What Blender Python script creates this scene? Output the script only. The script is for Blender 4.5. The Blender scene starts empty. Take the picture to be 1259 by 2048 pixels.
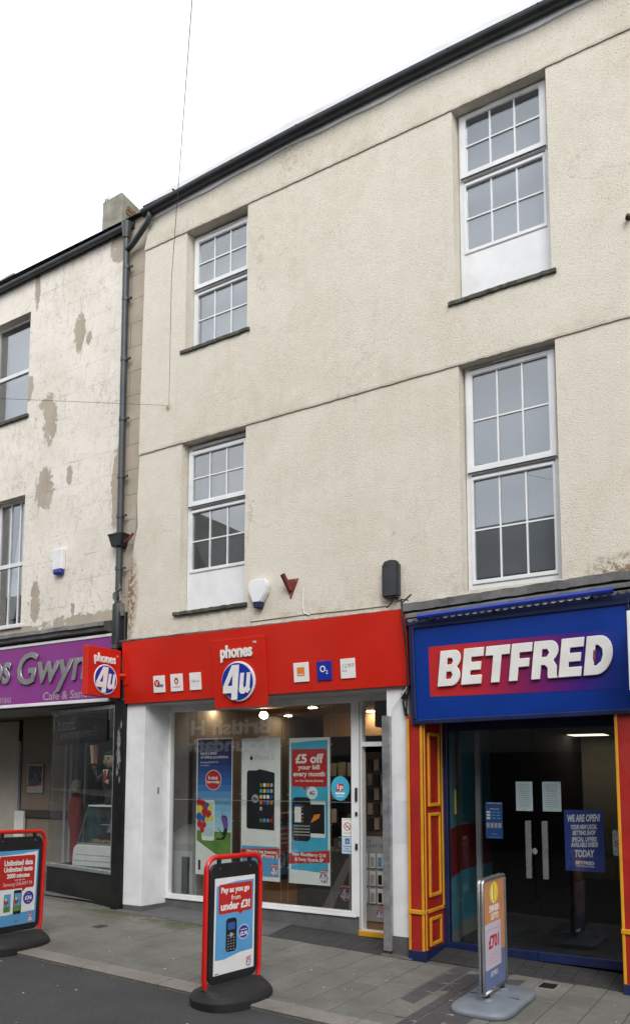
import bpy, bmesh, math, random
from mathutils import Matrix, Vector
from mathutils.geometry import tessellate_polygon
random.seed(7)
R = math.radians
SC = bpy.context.scene
COL = SC.collection

# ---------------------------------------------------------------- camera
cam = bpy.data.cameras.new('camera'); camo = bpy.data.objects.new('camera', cam); COL.objects.link(camo)
camo.location = (3.350, -7.306, 1.75)
camo.rotation_euler = (R(90 + 5.746), 0, R(31.284))
cam.sensor_fit = 'VERTICAL'; cam.sensor_height = 36.0; cam.sensor_width = 36.0
cam.lens = 36.0 * 1590.0 / 2048.0
cam.shift_y = 371.0 / 2048.0
cam.clip_start = 0.05; cam.clip_end = 600
SC.camera = camo

# ---------------------------------------------------------------- world, sun, exposure
SUN_EL, SUN_AZ = 42, 146          # elevation, compass-like angle the light comes from
world = bpy.data.worlds.new('World'); SC.world = world; world.use_nodes = True
wn = world.node_tree.nodes; wl = world.node_tree.links; wn.clear()
sky = wn.new('ShaderNodeTexSky'); sky.sky_type = 'NISHITA'; sky.sun_disc = False
sky.sun_elevation = R(SUN_EL); sky.sun_rotation = R(SUN_AZ); sky.air_density = 1.0; sky.dust_density = 3.0
tc = wn.new('ShaderNodeTexCoord')
cn = wn.new('ShaderNodeTexNoise'); cn.inputs['Scale'].default_value = 1.6; cn.inputs['Detail'].default_value = 5
cr = wn.new('ShaderNodeValToRGB')
cr.color_ramp.elements[0].position = 0.30; cr.color_ramp.elements[0].color = (8.6, 9.2, 10.2, 1)
cr.color_ramp.elements[1].position = 0.62; cr.color_ramp.elements[1].color = (13.2, 13.3, 13.5, 1)
mx = wn.new('ShaderNodeMix'); mx.data_type = 'RGBA'; mx.inputs[0].default_value = 0.86
bg = wn.new('ShaderNodeBackground'); bg.inputs['Strength'].default_value = 0.10
wo = wn.new('ShaderNodeOutputWorld')
wl.new(tc.outputs['Generated'], cn.inputs['Vector']); wl.new(cn.outputs['Fac'], cr.inputs['Fac'])
wl.new(sky.outputs['Color'], mx.inputs[6]); wl.new(cr.outputs['Color'], mx.inputs[7])
wl.new(mx.outputs[2], bg.inputs['Color']); wl.new(bg.outputs['Background'], wo.inputs['Surface'])
sl = bpy.data.lights.new('sun', 'SUN'); sl.energy = 1.4; sl.angle = R(30); sl.color = (1.0, 0.97, 0.92)
so = bpy.data.objects.new('sun', sl); COL.objects.link(so)
az = R(SUN_AZ); el = R(SUN_EL)
sdir = Vector((math.sin(az) * math.cos(el), math.cos(az) * math.cos(el), math.sin(el)))
so.rotation_euler = (-sdir).to_track_quat('-Z', 'Y').to_euler()
so.location = (0, -6, 14)
SC.view_settings.view_transform = 'Standard'; SC.view_settings.look = 'None'
SC.view_settings.gamma = 1.0; SC.view_settings.exposure = 0.42
SC.render.engine = 'CYCLES'
SC.cycles.use_denoising = True
SC.cycles.max_bounces = 8; SC.cycles.transparent_max_bounces = 24; SC.cycles.glossy_bounces = 4
SC.cycles.caustics_reflective = False; SC.cycles.caustics_refractive = False

# ---------------------------------------------------------------- materials
def nt(name):
    m = bpy.data.materials.new(name); m.use_nodes = True
    t = m.node_tree; t.nodes.clear()
    o = t.nodes.new('ShaderNodeOutputMaterial'); b = t.nodes.new('ShaderNodeBsdfPrincipled')
    t.links.new(b.outputs[0], o.inputs[0])
    return m, t, b, o
def N(t, kind, **kw):
    n = t.nodes.new('ShaderNode' + kind)
    for k, v in kw.items():
        if k in n.inputs: n.inputs[k].default_value = v
        else: setattr(n, k, v)
    return n
def ramp(t, src, *stops):
    r = t.nodes.new('ShaderNodeValToRGB'); e = r.color_ramp.elements
    while len(e) < len(stops): e.new(0.5)
    for i, (p, c) in enumerate(stops):
        e[i].position = p
        e[i].color = (c, c, c, 1) if isinstance(c, (int, float)) else (*c, 1)
    t.links.new(src, r.inputs[0]); return r.outputs[0]
def mixc(t, fac, a, b, mode='MIX'):
    n = t.nodes.new('ShaderNodeMix'); n.data_type = 'RGBA'; n.blend_type = mode
    for sock, v in ((n.inputs[0], fac), (n.inputs[6], a), (n.inputs[7], b)):
        if hasattr(v, 'is_linked'): t.links.new(v, sock)
        elif isinstance(v, (int, float)): sock.default_value = v
        else: sock.default_value = (*v, 1)
    return n.outputs[2]
def math_(t, op, a, b=0.0, c=None):
    n = t.nodes.new('ShaderNodeMath'); n.operation = op
    for i, v in enumerate((a, b) if c is None else (a, b, c)):
        if hasattr(v, 'is_linked'): t.links.new(v, n.inputs[i])
        else: n.inputs[i].default_value = v
    return n.outputs[0]
def coords(t, world_space=False):
    if world_space:
        return t.nodes.new('ShaderNodeNewGeometry').outputs['Position']
    return t.nodes.new('ShaderNodeTexCoord').outputs['Object']
def noise(t, vec, scale, detail=4, rough=.55, dist=0.0):
    n = N(t, 'TexNoise', Scale=scale, Detail=detail, Roughness=rough, Distortion=dist)
    t.links.new(vec, n.inputs['Vector']); return n.outputs['Fac']
def bump(t, b, h, strength, dist=.01):
    n = N(t, 'Bump', Strength=strength, Distance=dist)
    t.links.new(h, n.inputs['Height']); t.links.new(n.outputs[0], b.inputs['Normal'])
MATS = {}
def mat(name, col, rough=.55, var=.12, scale=6, bmp=0.0, bscale=60, metal=0.0, spec=.5, rnd=0.0, speck=0.0, grime=0.0, coat=0.0, rv=.03):
    if name in MATS: return MATS[name]
    m, t, b, o = nt(name); v = coords(t)
    n1 = noise(t, v, scale, 6 if var > .09 else 2, .65)
    dark = tuple(c * (1 - var * 1.6) for c in col); lite = tuple(min(1, c * (1 + var)) for c in col)
    c = ramp(t, n1, (.30, dark), (.70, lite))
    if speck:
        s = ramp(t, noise(t, v, bscale * 2.2, 2), (.36, tuple(1 - speck for _ in range(3))), (.48, (1, 1, 1)))
        c = mixc(t, 1.0, c, s, 'MULTIPLY')
    if grime:
        g = ramp(t, noise(t, v, scale * .5, 8, .7, .6), (.50, 0.0), (.72, 1.0))
        c = mixc(t, math_(t, 'MULTIPLY', g, grime), c, (.10, .09, .075))
    if rnd:
        oi = t.nodes.new('ShaderNodeObjectInfo')
        k = math_(t, 'MULTIPLY_ADD', oi.outputs['Random'], rnd * 2, 1 - rnd)
        hv = N(t, 'HueSaturation'); t.links.new(k, hv.inputs['Value']); t.links.new(c, hv.inputs['Color']); c = hv.outputs[0]
    t.links.new(c, b.inputs['Base Color'])
    rr = ramp(t, noise(t, v, scale, 3), (.25, max(.02, rough - rv)), (.75, min(1, rough + rv)))
    t.links.new(rr, b.inputs['Roughness'])
    b.inputs['Metallic'].default_value = metal; b.inputs['Specular IOR Level'].default_value = spec
    if coat: b.inputs['Coat Weight'].default_value = coat; b.inputs['Coat Roughness'].default_value = .12
    if bmp: bump(t, b, noise(t, v, bscale, 5, .6), bmp, .006)
    MATS[name] = m; return m
def emit(name, col, s):
    m, t, b, o = nt(name)
    b.inputs['Base Color'].default_value = (.8, .8, .8, 1)
    b.inputs['Emission Color'].default_value = (*col, 1); b.inputs['Emission Strength'].default_value = s
    MATS[name] = m; return m
def glass(name, tint=(.93, .95, .94), f0=.045, wav=.03, gain=1.0):
    m, t, b, o = nt(name); t.nodes.remove(b)
    g = t.nodes.new('ShaderNodeNewGeometry')
    bp = N(t, 'Bump', Strength=wav, Distance=.01)
    t.links.new(noise(t, g.outputs['Position'], 1.7, 2), bp.inputs['Height'])
    d = N(t, 'VectorMath', operation='DOT_PRODUCT')
    t.links.new(g.outputs['Normal'], d.inputs[0]); t.links.new(g.outputs['Incoming'], d.inputs[1])
    c = math_(t, 'ABSOLUTE', d.outputs['Value'])
    p = math_(t, 'POWER', math_(t, 'SUBTRACT', 1.0, c), 5.0)
    fac = math_(t, 'MINIMUM', math_(t, 'MULTIPLY', math_(t, 'MULTIPLY_ADD', p, 1 - f0, f0), gain), 1.0)
    tr = N(t, 'BsdfTransparent', Color=(*tint, 1)); gl = N(t, 'BsdfGlossy', Roughness=.0, Color=(.96, .97, 1, 1))
    t.links.new(bp.outputs[0], gl.inputs['Normal'])
    mxs = t.nodes.new('ShaderNodeMixShader')
    t.links.new(fac, mxs.inputs[0]); t.links.new(tr.outputs[0], mxs.inputs[1]); t.links.new(gl.outputs[0], mxs.inputs[2])
    t.links.new(mxs.outputs[0], o.inputs[0]); MATS[name] = m; return m

def cream_render():
    m, t, b, o = nt('roughcast_cream'); v = coords(t, True)
    c = ramp(t, noise(t, v, .9, 7, .62), (.28, (.635, .58, .48)), (.52, (.70, .65, .55)), (.75, (.735, .69, .595)))
    c = mixc(t, .35, c, ramp(t, noise(t, v, 7, 6, .7), (.3, (.57, .52, .43)), (.7, (.78, .735, .64))))
    pit = ramp(t, noise(t, v, 62, 4, .7), (.34, .0), (.45, 1.0))
    c = mixc(t, 1.0, c, ramp(t, pit, (0, (.60, .57, .52)), (1, (1.02, 1.02, 1.02))), 'MULTIPLY')
    mp = N(t, 'Mapping'); mp.inputs['Scale'].default_value = (5.5, 5.5, .55); t.links.new(v, mp.inputs['Vector'])
    run = ramp(t, noise(t, mp.outputs[0], 1.0, 6, .7, .4), (.52, 0.0), (.76, .20)); c = mixc(t, run, c, (.47, .41, .31))
    rep_ = ramp(t, noise(t, v, .45, 3, .5, 1.0), (.47, 0.0), (.53, .22)); c = mixc(t, rep_, c, (.80, .77, .68))
    ck = N(t, 'TexVoronoi', Scale=.55, feature='DISTANCE_TO_EDGE'); dv = N(t, 'VectorMath', operation='ADD'); nz = N(t, 'TexNoise', Scale=3.0, Detail=6.0); t.links.new(v, nz.inputs['Vector']); t.links.new(v, dv.inputs[0]); t.links.new(nz.outputs['Color'], dv.inputs[1]); t.links.new(dv.outputs[0], ck.inputs['Vector'])
    crack = math_(t, 'MULTIPLY', ramp(t, ck.outputs['Distance'], (.0, 1.0), (.006, 0.0)), ramp(t, noise(t, v, .8, 2), (.52, 0.0), (.60, .5))); c = mixc(t, crack, c, (.28, .24, .18))
    rare = ramp(t, noise(t, v, 11, 3, .8), (.735, 0.0), (.76, 1.0))
    c = mixc(t, math_(t, 'MULTIPLY', rare, .55), c, (.16, .12, .08))
    sep = N(t, 'SeparateXYZ'); t.links.new(v, sep.inputs[0]); Z = sep.outputs['Z']; X = sep.outputs['X']
    # algae growing along the two drip lines, rust-brown growth in two corners
    def band(z0, up, dn):
        a = math_(t, 'MULTIPLY_ADD', math_(t, 'SUBTRACT', Z, z0), 1 / up, 0.0)
        d_ = math_(t, 'MULTIPLY_ADD', math_(t, 'SUBTRACT', z0, Z), 1 / dn, 0.0)
        k = math_(t, 'MAXIMUM', a, d_); return math_(t, 'MAXIMUM', math_(t, 'SUBTRACT', 1.0, k), 0.0)
    algae = math_(t, 'MAXIMUM', band(5.91, .22, .03), band(8.70, .22, .03))
    am = math_(t, 'MULTIPLY', algae, ramp(t, noise(t, v, 2.3, 6, .7), (.46, 0.0), (.74, .65)))
    c = mixc(t, am, c, (.42, .38, .24))
    def spot(x0, z0, rx, rz, lo=.42, hi=.7):
        a = math_(t, 'POWER', math_(t, 'DIVIDE', math_(t, 'SUBTRACT', X, x0), rx), 2.0)
        d_ = math_(t, 'POWER', math_(t, 'DIVIDE', math_(t, 'SUBTRACT', Z, z0), rz), 2.0)
        k = math_(t, 'MAXIMUM', math_(t, 'SUBTRACT', 1.0, math_(t, 'ADD', a, d_)), 0.0)
        return math_(t, 'MULTIPLY', k, ramp(t, noise(t, v, 16, 7, .8), (lo, 0.0), (hi, 1.0)))
    rust = math_(t, 'MAXIMUM', spot(-3.92, 4.1, .22, .75, .40, .55), spot(2.12, 3.60, .42, .17, .46, .62))
    c = mixc(t, math_(t, 'MINIMUM', math_(t, 'MULTIPLY', rust, 1.5), .9), c, (.19, .11, .05))
    drip = math_(t, 'MULTIPLY', band(3.52, .28, .2), ramp(t, noise(t, v, 5, 6, .7), (.45, 0.0), (.75, .6)))
    c = mixc(t, drip, c, (.30, .25, .18))
    t.links.new(c, b.inputs['Base Color']); b.inputs['Roughness'].default_value = .92; b.inputs['Specular IOR Level'].default_value = .2
    vo = N(t, 'TexVoronoi', Scale=95.0, feature='F1'); t.links.new(v, vo.inputs['Vector'])
    h = math_(t, 'ADD', math_(t, 'MULTIPLY', noise(t, v, 85, 6, .75), 1.6), math_(t, 'MULTIPLY', vo.outputs['Distance'], -.8))
    bump(t, b, h, .55, .009)
    MATS['cream'] = m; return m
def peeling_paint():
    m, t, b, o = nt('peeling_offwhite'); v = coords(t, True)
    sep = N(t, 'SeparateXYZ'); t.links.new(v, sep.inputs[0]); Z = sep.outputs['Z']; X = sep.outputs['X']
    c = ramp(t, noise(t, v, 1.3, 6, .6), (.3, (.69, .64, .56)), (.55, (.78, .735, .66)), (.75, (.81, .77, .70)))
    # yellowed scuffed film, finest flakes
    sc_ = ramp(t, noise(t, v, 5.5, 9, .78, .8), (.52, 0.0), (.66, .55))
    c = mixc(t, sc_, c, (.52, .47, .41))
    fl = math_(t, 'MULTIPLY', ramp(t, noise(t, v, 13, 8, .8, 1.5), (.565, 0.0), (.62, .75)), ramp(t, noise(t, v, 1.1, 3), (.38, .05), (.55, 1.0)))
    c = mixc(t, fl, c, (.30, .24, .19))
    ck = N(t, 'TexVoronoi', Scale=1.1, feature='DISTANCE_TO_EDGE'); dv = N(t, 'VectorMath', operation='ADD'); nz = N(t, 'TexNoise', Scale=4.0, Detail=7.0); t.links.new(v, nz.inputs['Vector']); t.links.new(v, dv.inputs[0]); t.links.new(nz.outputs['Color'], dv.inputs[1]); t.links.new(dv.outputs[0], ck.inputs['Vector'])
    crack = math_(t, 'MULTIPLY', ramp(t, ck.outputs['Distance'], (.0, 1.0), (.014, 0.0)), ramp(t, noise(t, v, 1.7, 3), (.52, 0.0), (.62, .5))); c = mixc(t, crack, c, (.32, .28, .24))
    mp = N(t, 'Mapping'); mp.inputs['Scale'].default_value = (7, 7, 2.2); t.links.new(v, mp.inputs['Vector'])
    scf = math_(t, 'MULTIPLY', ramp(t, noise(t, mp.outputs[0], 1.6, 9, .8, .9), (.53, 0.0), (.63, .75)), ramp(t, noise(t, v, .7, 2), (.44, .1), (.58, 1.0))); c = mixc(t, scf, c, (.50, .455, .395))
    base = ramp(t, noise(t, v, 3, 6, .6), (.3, (.36, .315, .25)), (.7, (.48, .425, .35)))
    mask = None
    wv = noise(t, v, 7.5, 9, .74, .6)
    for x0, z0, rx, rz in ((-5.02, 8.02, .11, .30), (-4.83, 7.86, .06, .09), (-5.58, 6.88, .14, .40), (-5.70, 7.12, .13, .09), (-5.64, 5.84, .19, .32),
                           (-4.28, 9.0, .18, .22), (-4.22, 5.55, .10, .62), (-6.05, 7.45, .10, .20), (-5.14, 5.95, .06, .14),
                           (-5.76, 4.22, .10, .34), (-4.75, 3.83, .85, .13), (-5.95, 8.95, .06, .30), (-5.0, 4.05, .05, .10), (-6.1, 3.83, .5, .07)):
        a = math_(t, 'POWER', math_(t, 'DIVIDE', math_(t, 'SUBTRACT', X, x0), rx), 2.0)
        d_ = math_(t, 'POWER', math_(t, 'DIVIDE', math_(t, 'SUBTRACT', Z, z0), rz), 2.0)
        k = math_(t, 'SUBTRACT', 1.15, math_(t, 'ADD', a, d_))
        mask = k if mask is None else math_(t, 'MAXIMUM', mask, k)
    k = math_(t, 'ADD', math_(t, 'MAXIMUM', mask, -1.0), math_(t, 'MULTIPLY_ADD', wv, 4.6, -2.25))
    peel = ramp(t, k, (.30, 0.0), (.36, 1.0))
    # bare strip beside the downpipe, never painted
    strip = ramp(t, math_(t, 'ADD', X, math_(t, 'MULTIPLY_ADD', noise(t, v, 9, 4), .03, -.015)), (0, 0.0), (1, 1.0))
    stripm = math_(t, 'GREATER_THAN', math_(t, 'ADD', X, math_(t, 'MULTIPLY_ADD', wv, .04, -.02)), -4.09)
    peel = math_(t, 'MAXIMUM', peel, stripm)
    c = mixc(t, peel, c, base)
    # lined-out courses in the render
    cu = N(t, 'CombineXYZ'); t.links.new(X, cu.inputs[0]); t.links.new(Z, cu.inputs[1])
    br = N(t, 'TexBrick', Scale=1.0); t.links.new(cu.outputs[0], br.inputs['Vector'])
    br.inputs['Mortar Size'].default_value = .006; br.inputs['Mortar Smooth'].default_value = .3
    br.inputs['Brick Width'].default_value = .62; br.inputs['Row Height'].default_value = .34
    br.inputs['Color1'].default_value = (1, 1, 1, 1); br.inputs['Color2'].default_value = (.96, .96, .96, 1); br.inputs['Mortar'].default_value = (.45, .42, .38, 1)
    fade = math_(t, 'MAXIMUM', ramp(t, noise(t, v, 2.2, 5), (.45, .03), (.70, .55)), math_(t, 'MULTIPLY', stripm, .8))
    c = mixc(t, fade, c, mixc(t, 1.0, c, br.outputs['Color'], 'MULTIPLY'))
    t.links.new(c, b.inputs['Base Color']); b.inputs['Roughness'].default_value = .85; b.inputs['Specular IOR Level'].default_value = .25
    h = math_(t, 'ADD', math_(t, 'MULTIPLY', peel, -.9), math_(t, 'ADD', math_(t, 'MULTIPLY', br.outputs['Fac'], -.22), math_(t, 'MULTIPLY', noise(t, v, 30, 6, .7), .5)))
    bump(t, b, h, .7, .008)
    MATS['peel'] = m; return m
def gradient_mat():
    # printed blend from red to blue across the sign (u runs along x from 0.30 to 2.10)
    m, t, b, o = nt('red_to_blue_print'); v = coords(t, True)
    sep = N(t, 'SeparateXYZ'); t.links.new(v, sep.inputs[0])
    u = math_(t, 'DIVIDE', math_(t, 'SUBTRACT', sep.outputs['X'], .30), 1.75)
    c = ramp(t, u, (.0, (.50, .022, .022)), (.22, (.50, .022, .026)), (.55, (.19, .013, .10)), (.82, (.045, .012, .20)), (1.0, (.004, .036, .26)))
    t.links.new(c, b.inputs['Base Color']); b.inputs['Roughness'].default_value = .35
    MATS['grad'] = m; return m
def asphalt():
    m, t, b, o = nt('asphalt'); v = coords(t, True)
    c = ramp(t, noise(t, v, 1.4, 7, .65), (.3, (.038, .038, .039)), (.7, (.060, .059, .058)))
    s = ramp(t, noise(t, v, 130, 2, .6), (.30, (.55, .55, .55)), (.50, (1, 1, 1)), (.70, (1.7, 1.65, 1.6)))
    c = mixc(t, 1.0, c, s, 'MULTIPLY')
    t.links.new(c, b.inputs['Base Color']); b.inputs['Roughness'].default_value = .85
    bump(t, b, noise(t, v, 110, 4, .7), .9, .006); MATS['asphalt'] = m; return m
def paving(name, col, moss=True):
    m, t, b, o = nt(name); v = coords(t, True)
    c = ramp(t, noise(t, v, 2.1, 7, .68), (.30, tuple(k * .78 for k in col)), (.70, tuple(k * 1.16 for k in col)))
    c = mixc(t, 1.0, c, ramp(t, noise(t, v, 70, 3, .6), (.32, (.80, .80, .80)), (.62, (1.08, 1.08, 1.07))), 'MULTIPLY')
    oi = t.nodes.new('ShaderNodeObjectInfo'); hv = N(t, 'HueSaturation')
    t.links.new(math_(t, 'MULTIPLY_ADD', oi.outputs['Random'], .14, .93), hv.inputs['Value']); t.links.new(c, hv.inputs['Color']); c = hv.outputs[0]
    st = ramp(t, noise(t, v, 2.6, 9, .78, .7), (.50, 0.0), (.72, .5)); c = mixc(t, st, c, (.075, .072, .064))
    if moss:
        sep = N(t, 'SeparateXYZ'); t.links.new(v, sep.inputs[0])
        a = math_(t, 'SUBTRACT', 1.0, math_(t, 'ABSOLUTE', math_(t, 'DIVIDE', math_(t, 'ADD', sep.outputs['X'], 3.3), 1.5)))
        d_ = math_(t, 'SUBTRACT', 1.0, math_(t, 'ABSOLUTE', math_(t, 'DIVIDE', math_(t, 'ADD', sep.outputs['Y'], .12), .42)))
        k = math_(t, 'MULTIPLY', math_(t, 'MAXIMUM', a, 0.0), math_(t, 'MAXIMUM', d_, 0.0))
        k = math_(t, 'MULTIPLY', k, ramp(t, noise(t, v, 5, 7, .7), (.34, 0.0), (.58, 2.2)))
        c = mixc(t, math_(t, 'MINIMUM', k, .8), c, (.062, .068, .022))
    t.links.new(c, b.inputs['Base Color']); b.inputs['Roughness'].default_value = .72; b.inputs['Specular IOR Level'].default_value = .4
    bump(t, b, noise(t, v, 65, 5, .7), .35, .004); MATS[name] = m; return m

CREAM = cream_render(); PEEL = peeling_paint(); GRAD = gradient_mat(); ASPH = asphalt()
SLABM = paving('york_paving', (.170, .166, .147)); SLATEM = paving('slate_paving', (.080, .073, .078), False); KERBM = paving('kerb_granite', (.245, .225, .20), False)
TILEM = paving('dark_tile', (.040, .040, .040), False); MORTAR = mat('mortar', (.11, .105, .095), .95, .2, 8, .4, 80); PALEM = mat('pale_mortar', (.30, .275, .235), .95, .15, 10, .4, 80)
WHITE = mat('white_upvc', (.79, .80, .81), .35, .05, 3, grime=.16); WHITEP = mat('white_paint', (.76, .765, .78), .5, .07, 2.5, .15, 25, grime=.22)
GREYSOF = mat('soffit_paint', (.62, .62, .60), .6, .05, 2); BLACKM = mat('black_plastic', (.012, .012, .013), .45, .2, 9)
LEAD = mat('lead_sheet', (.15, .15, .145), .6, .35, 5, .25, 14, grime=.5); GUT = mat('gutter_plastic', (.018, .022, .024), .38, .25, 5, grime=.2)
PIPEM = mat('downpipe_grey', (.050, .058, .062), .42, .22, 4, grime=.25)
RED = mat('red_sign', (.58, .017, .006), .34, .05, 1.2, spec=.45, grime=.10, rv=.09); REDP = mat('red_print', (.50, .018, .014), .45, .05, 3); REDTUBE = mat('red_tube', (.62, .010, .006), .28, .05, 5, coat=.4)
BLUE = mat('blue_sign', (.004, .036, .26), .30, .06, 2); NAVY = mat('navy_paint', (.008, .017, .075), .4, .18, 5, grime=.12)
LOGOB = mat('logo_blue', (.012, .03, .34), .35, .04, 4); LETTER = mat('letter_white', (.80, .79, .76), .4, .05, 5); PAPER = mat('paper_white', (.78, .78, .76), .6, .04, 5)
PURPLE = mat('purple_sign', (.24, .035, .235), .34, .05, 2); SILVER = mat('silver_letter', (.42, .42, .42), .34, .12, 6, metal=.75); GREYLET = mat('grey_letter', (.34, .27, .33), .5, .05, 5)
YELLOW = mat('ochre_paint', (.62, .30, .012), .45, .12, 6, .15, 20, grime=.22); REDPNT = mat('red_paint', (.36, .014, .010), .45, .14, 5, .15, 20, grime=.22)
STEEL = mat('galvanised_steel', (.36, .375, .385), .42, .25, 9, metal=.65, grime=.15); ALU = mat('aluminium', (.62, .62, .63), .28, .03, 8, metal=.9)
CEMENT = mat('cement_plinth', (.105, .105, .105), .9, .18, 5, .3, 50, grime=.2); STONE = mat('chimney_render', (.26, .25, .20), .95, .28, 4, .6, 30, grime=.5)
BRICKM = mat('old_brick', (.20, .105, .065), .95, .4, 9, .8, 30); SLATE = mat('roof_slate', (.075, .077, .085), .6, .2, 6, .3, 20, rnd=.12)
BLKPAINT = mat('black_gloss_paint', (.012, .012, .012), .3, .3, 6, grime=.05); SILLSTONE = mat('sill_stone', (.085, .085, .065), .9, .45, 16, .8, 40)
RUBBER = mat('black_rubber', (.018, .018, .019), .7, .2, 14, .35, 90); GREYBASE = mat('grey_base_plastic', (.19, .215, .25), .42, .08, 6)
SKYB = mat('sky_blue_print', (.10, .34, .62), .5, .07, 4); NAVYPR = mat('navy_print', (.012, .025, .12), .5, .1, 4); MIDB = mat('mid_blue_print', (.03, .10, .36), .5, .1, 4); CYANP = mat('cyan_print', (.05, .40, .60), .5, .06, 4)
GREENP = mat('grass_print', (.12, .26, .04), .5, .25, 8); ORANGEP = mat('orange_print', (.75, .22, .02), .5, .06, 4); YELP = mat('yellow_print', (.75, .62, .04), .5, .06, 4); SCREEN = mat('dark_print', (.012, .013, .016), .4, .3, 6)
PURPP = mat('purple_print', (.17, .06, .33), .5, .05, 4); GREYP = mat('grey_print', (.40, .41, .42), .5, .05, 4); SKIN = mat('skin', (.52, .32, .23), .55, .06, 6); INK = mat('black_ink', (.02, .02, .02), .6, .02, 4); TEALP = mat('teal_wall', (.06, .36, .46), .6, .08, 3)
WOOD = mat('wood_floor', (.30, .145, .055), .35, .25, 3); BROWN = mat('brown_wall', (.13, .10, .078), .7, .15, 2); TAN = mat('tan_ceiling', (.34, .20, .11), .7, .12, 1.5); DARKIN = mat('dark_interior', (.022, .021, .020), .7, .2, 2); GREYIN = mat('grey_interior', (.30, .30, .30), .6, .08, 2)
REDWALL = mat('red_wall', (.24, .016, .016), .6, .1, 3); CARPET = mat('dark_carpet', (.02, .021, .024), .95, .2, 30); SCARLET = mat('red_coat', (.28, .02, .018), .85, .15, 9); TEALCOAT = mat('teal_coat', (.03, .15, .18), .85, .15, 9); HAIRG = mat('grey_hair', (.33, .31, .28), .8, .15, 20); HAIRD = mat('dark_hair', (.02, .015, .012), .5, .2, 20)
RUSTRED = mat('red_oxide', (.20, .035, .022), .6, .25, 12, .2, 40); WOODB = mat('bare_wood', (.16, .11, .07), .8, .3, 8); CARD = mat('box_card', (.30, .26, .22), .6, .2, 4); ORANGEG = mat('orange_board_print', (.52, .23, .10), .5, .06, 4); LAVEN = mat('lavender_print', (.50, .46, .58), .5, .05, 4); SLBLUE = mat('slate_blue_print', (.12, .16, .29), .5, .06, 4)
GLASS = glass('window_glass', (.80, .83, .84), .055, .03, 3.1); SHOPGL = glass('shop_glass', (.92, .94, .93), .045, .02, 1.25); DOORGL = glass('tinted_door_glass', (.84, .86, .87), .045, .015, .6)
LAMPM = emit('warm_lamp', (1.0, .80, .52), 100.0); STRIPM = emit('strip_lamp', (1.0, .86, .66), 1.6)

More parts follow.
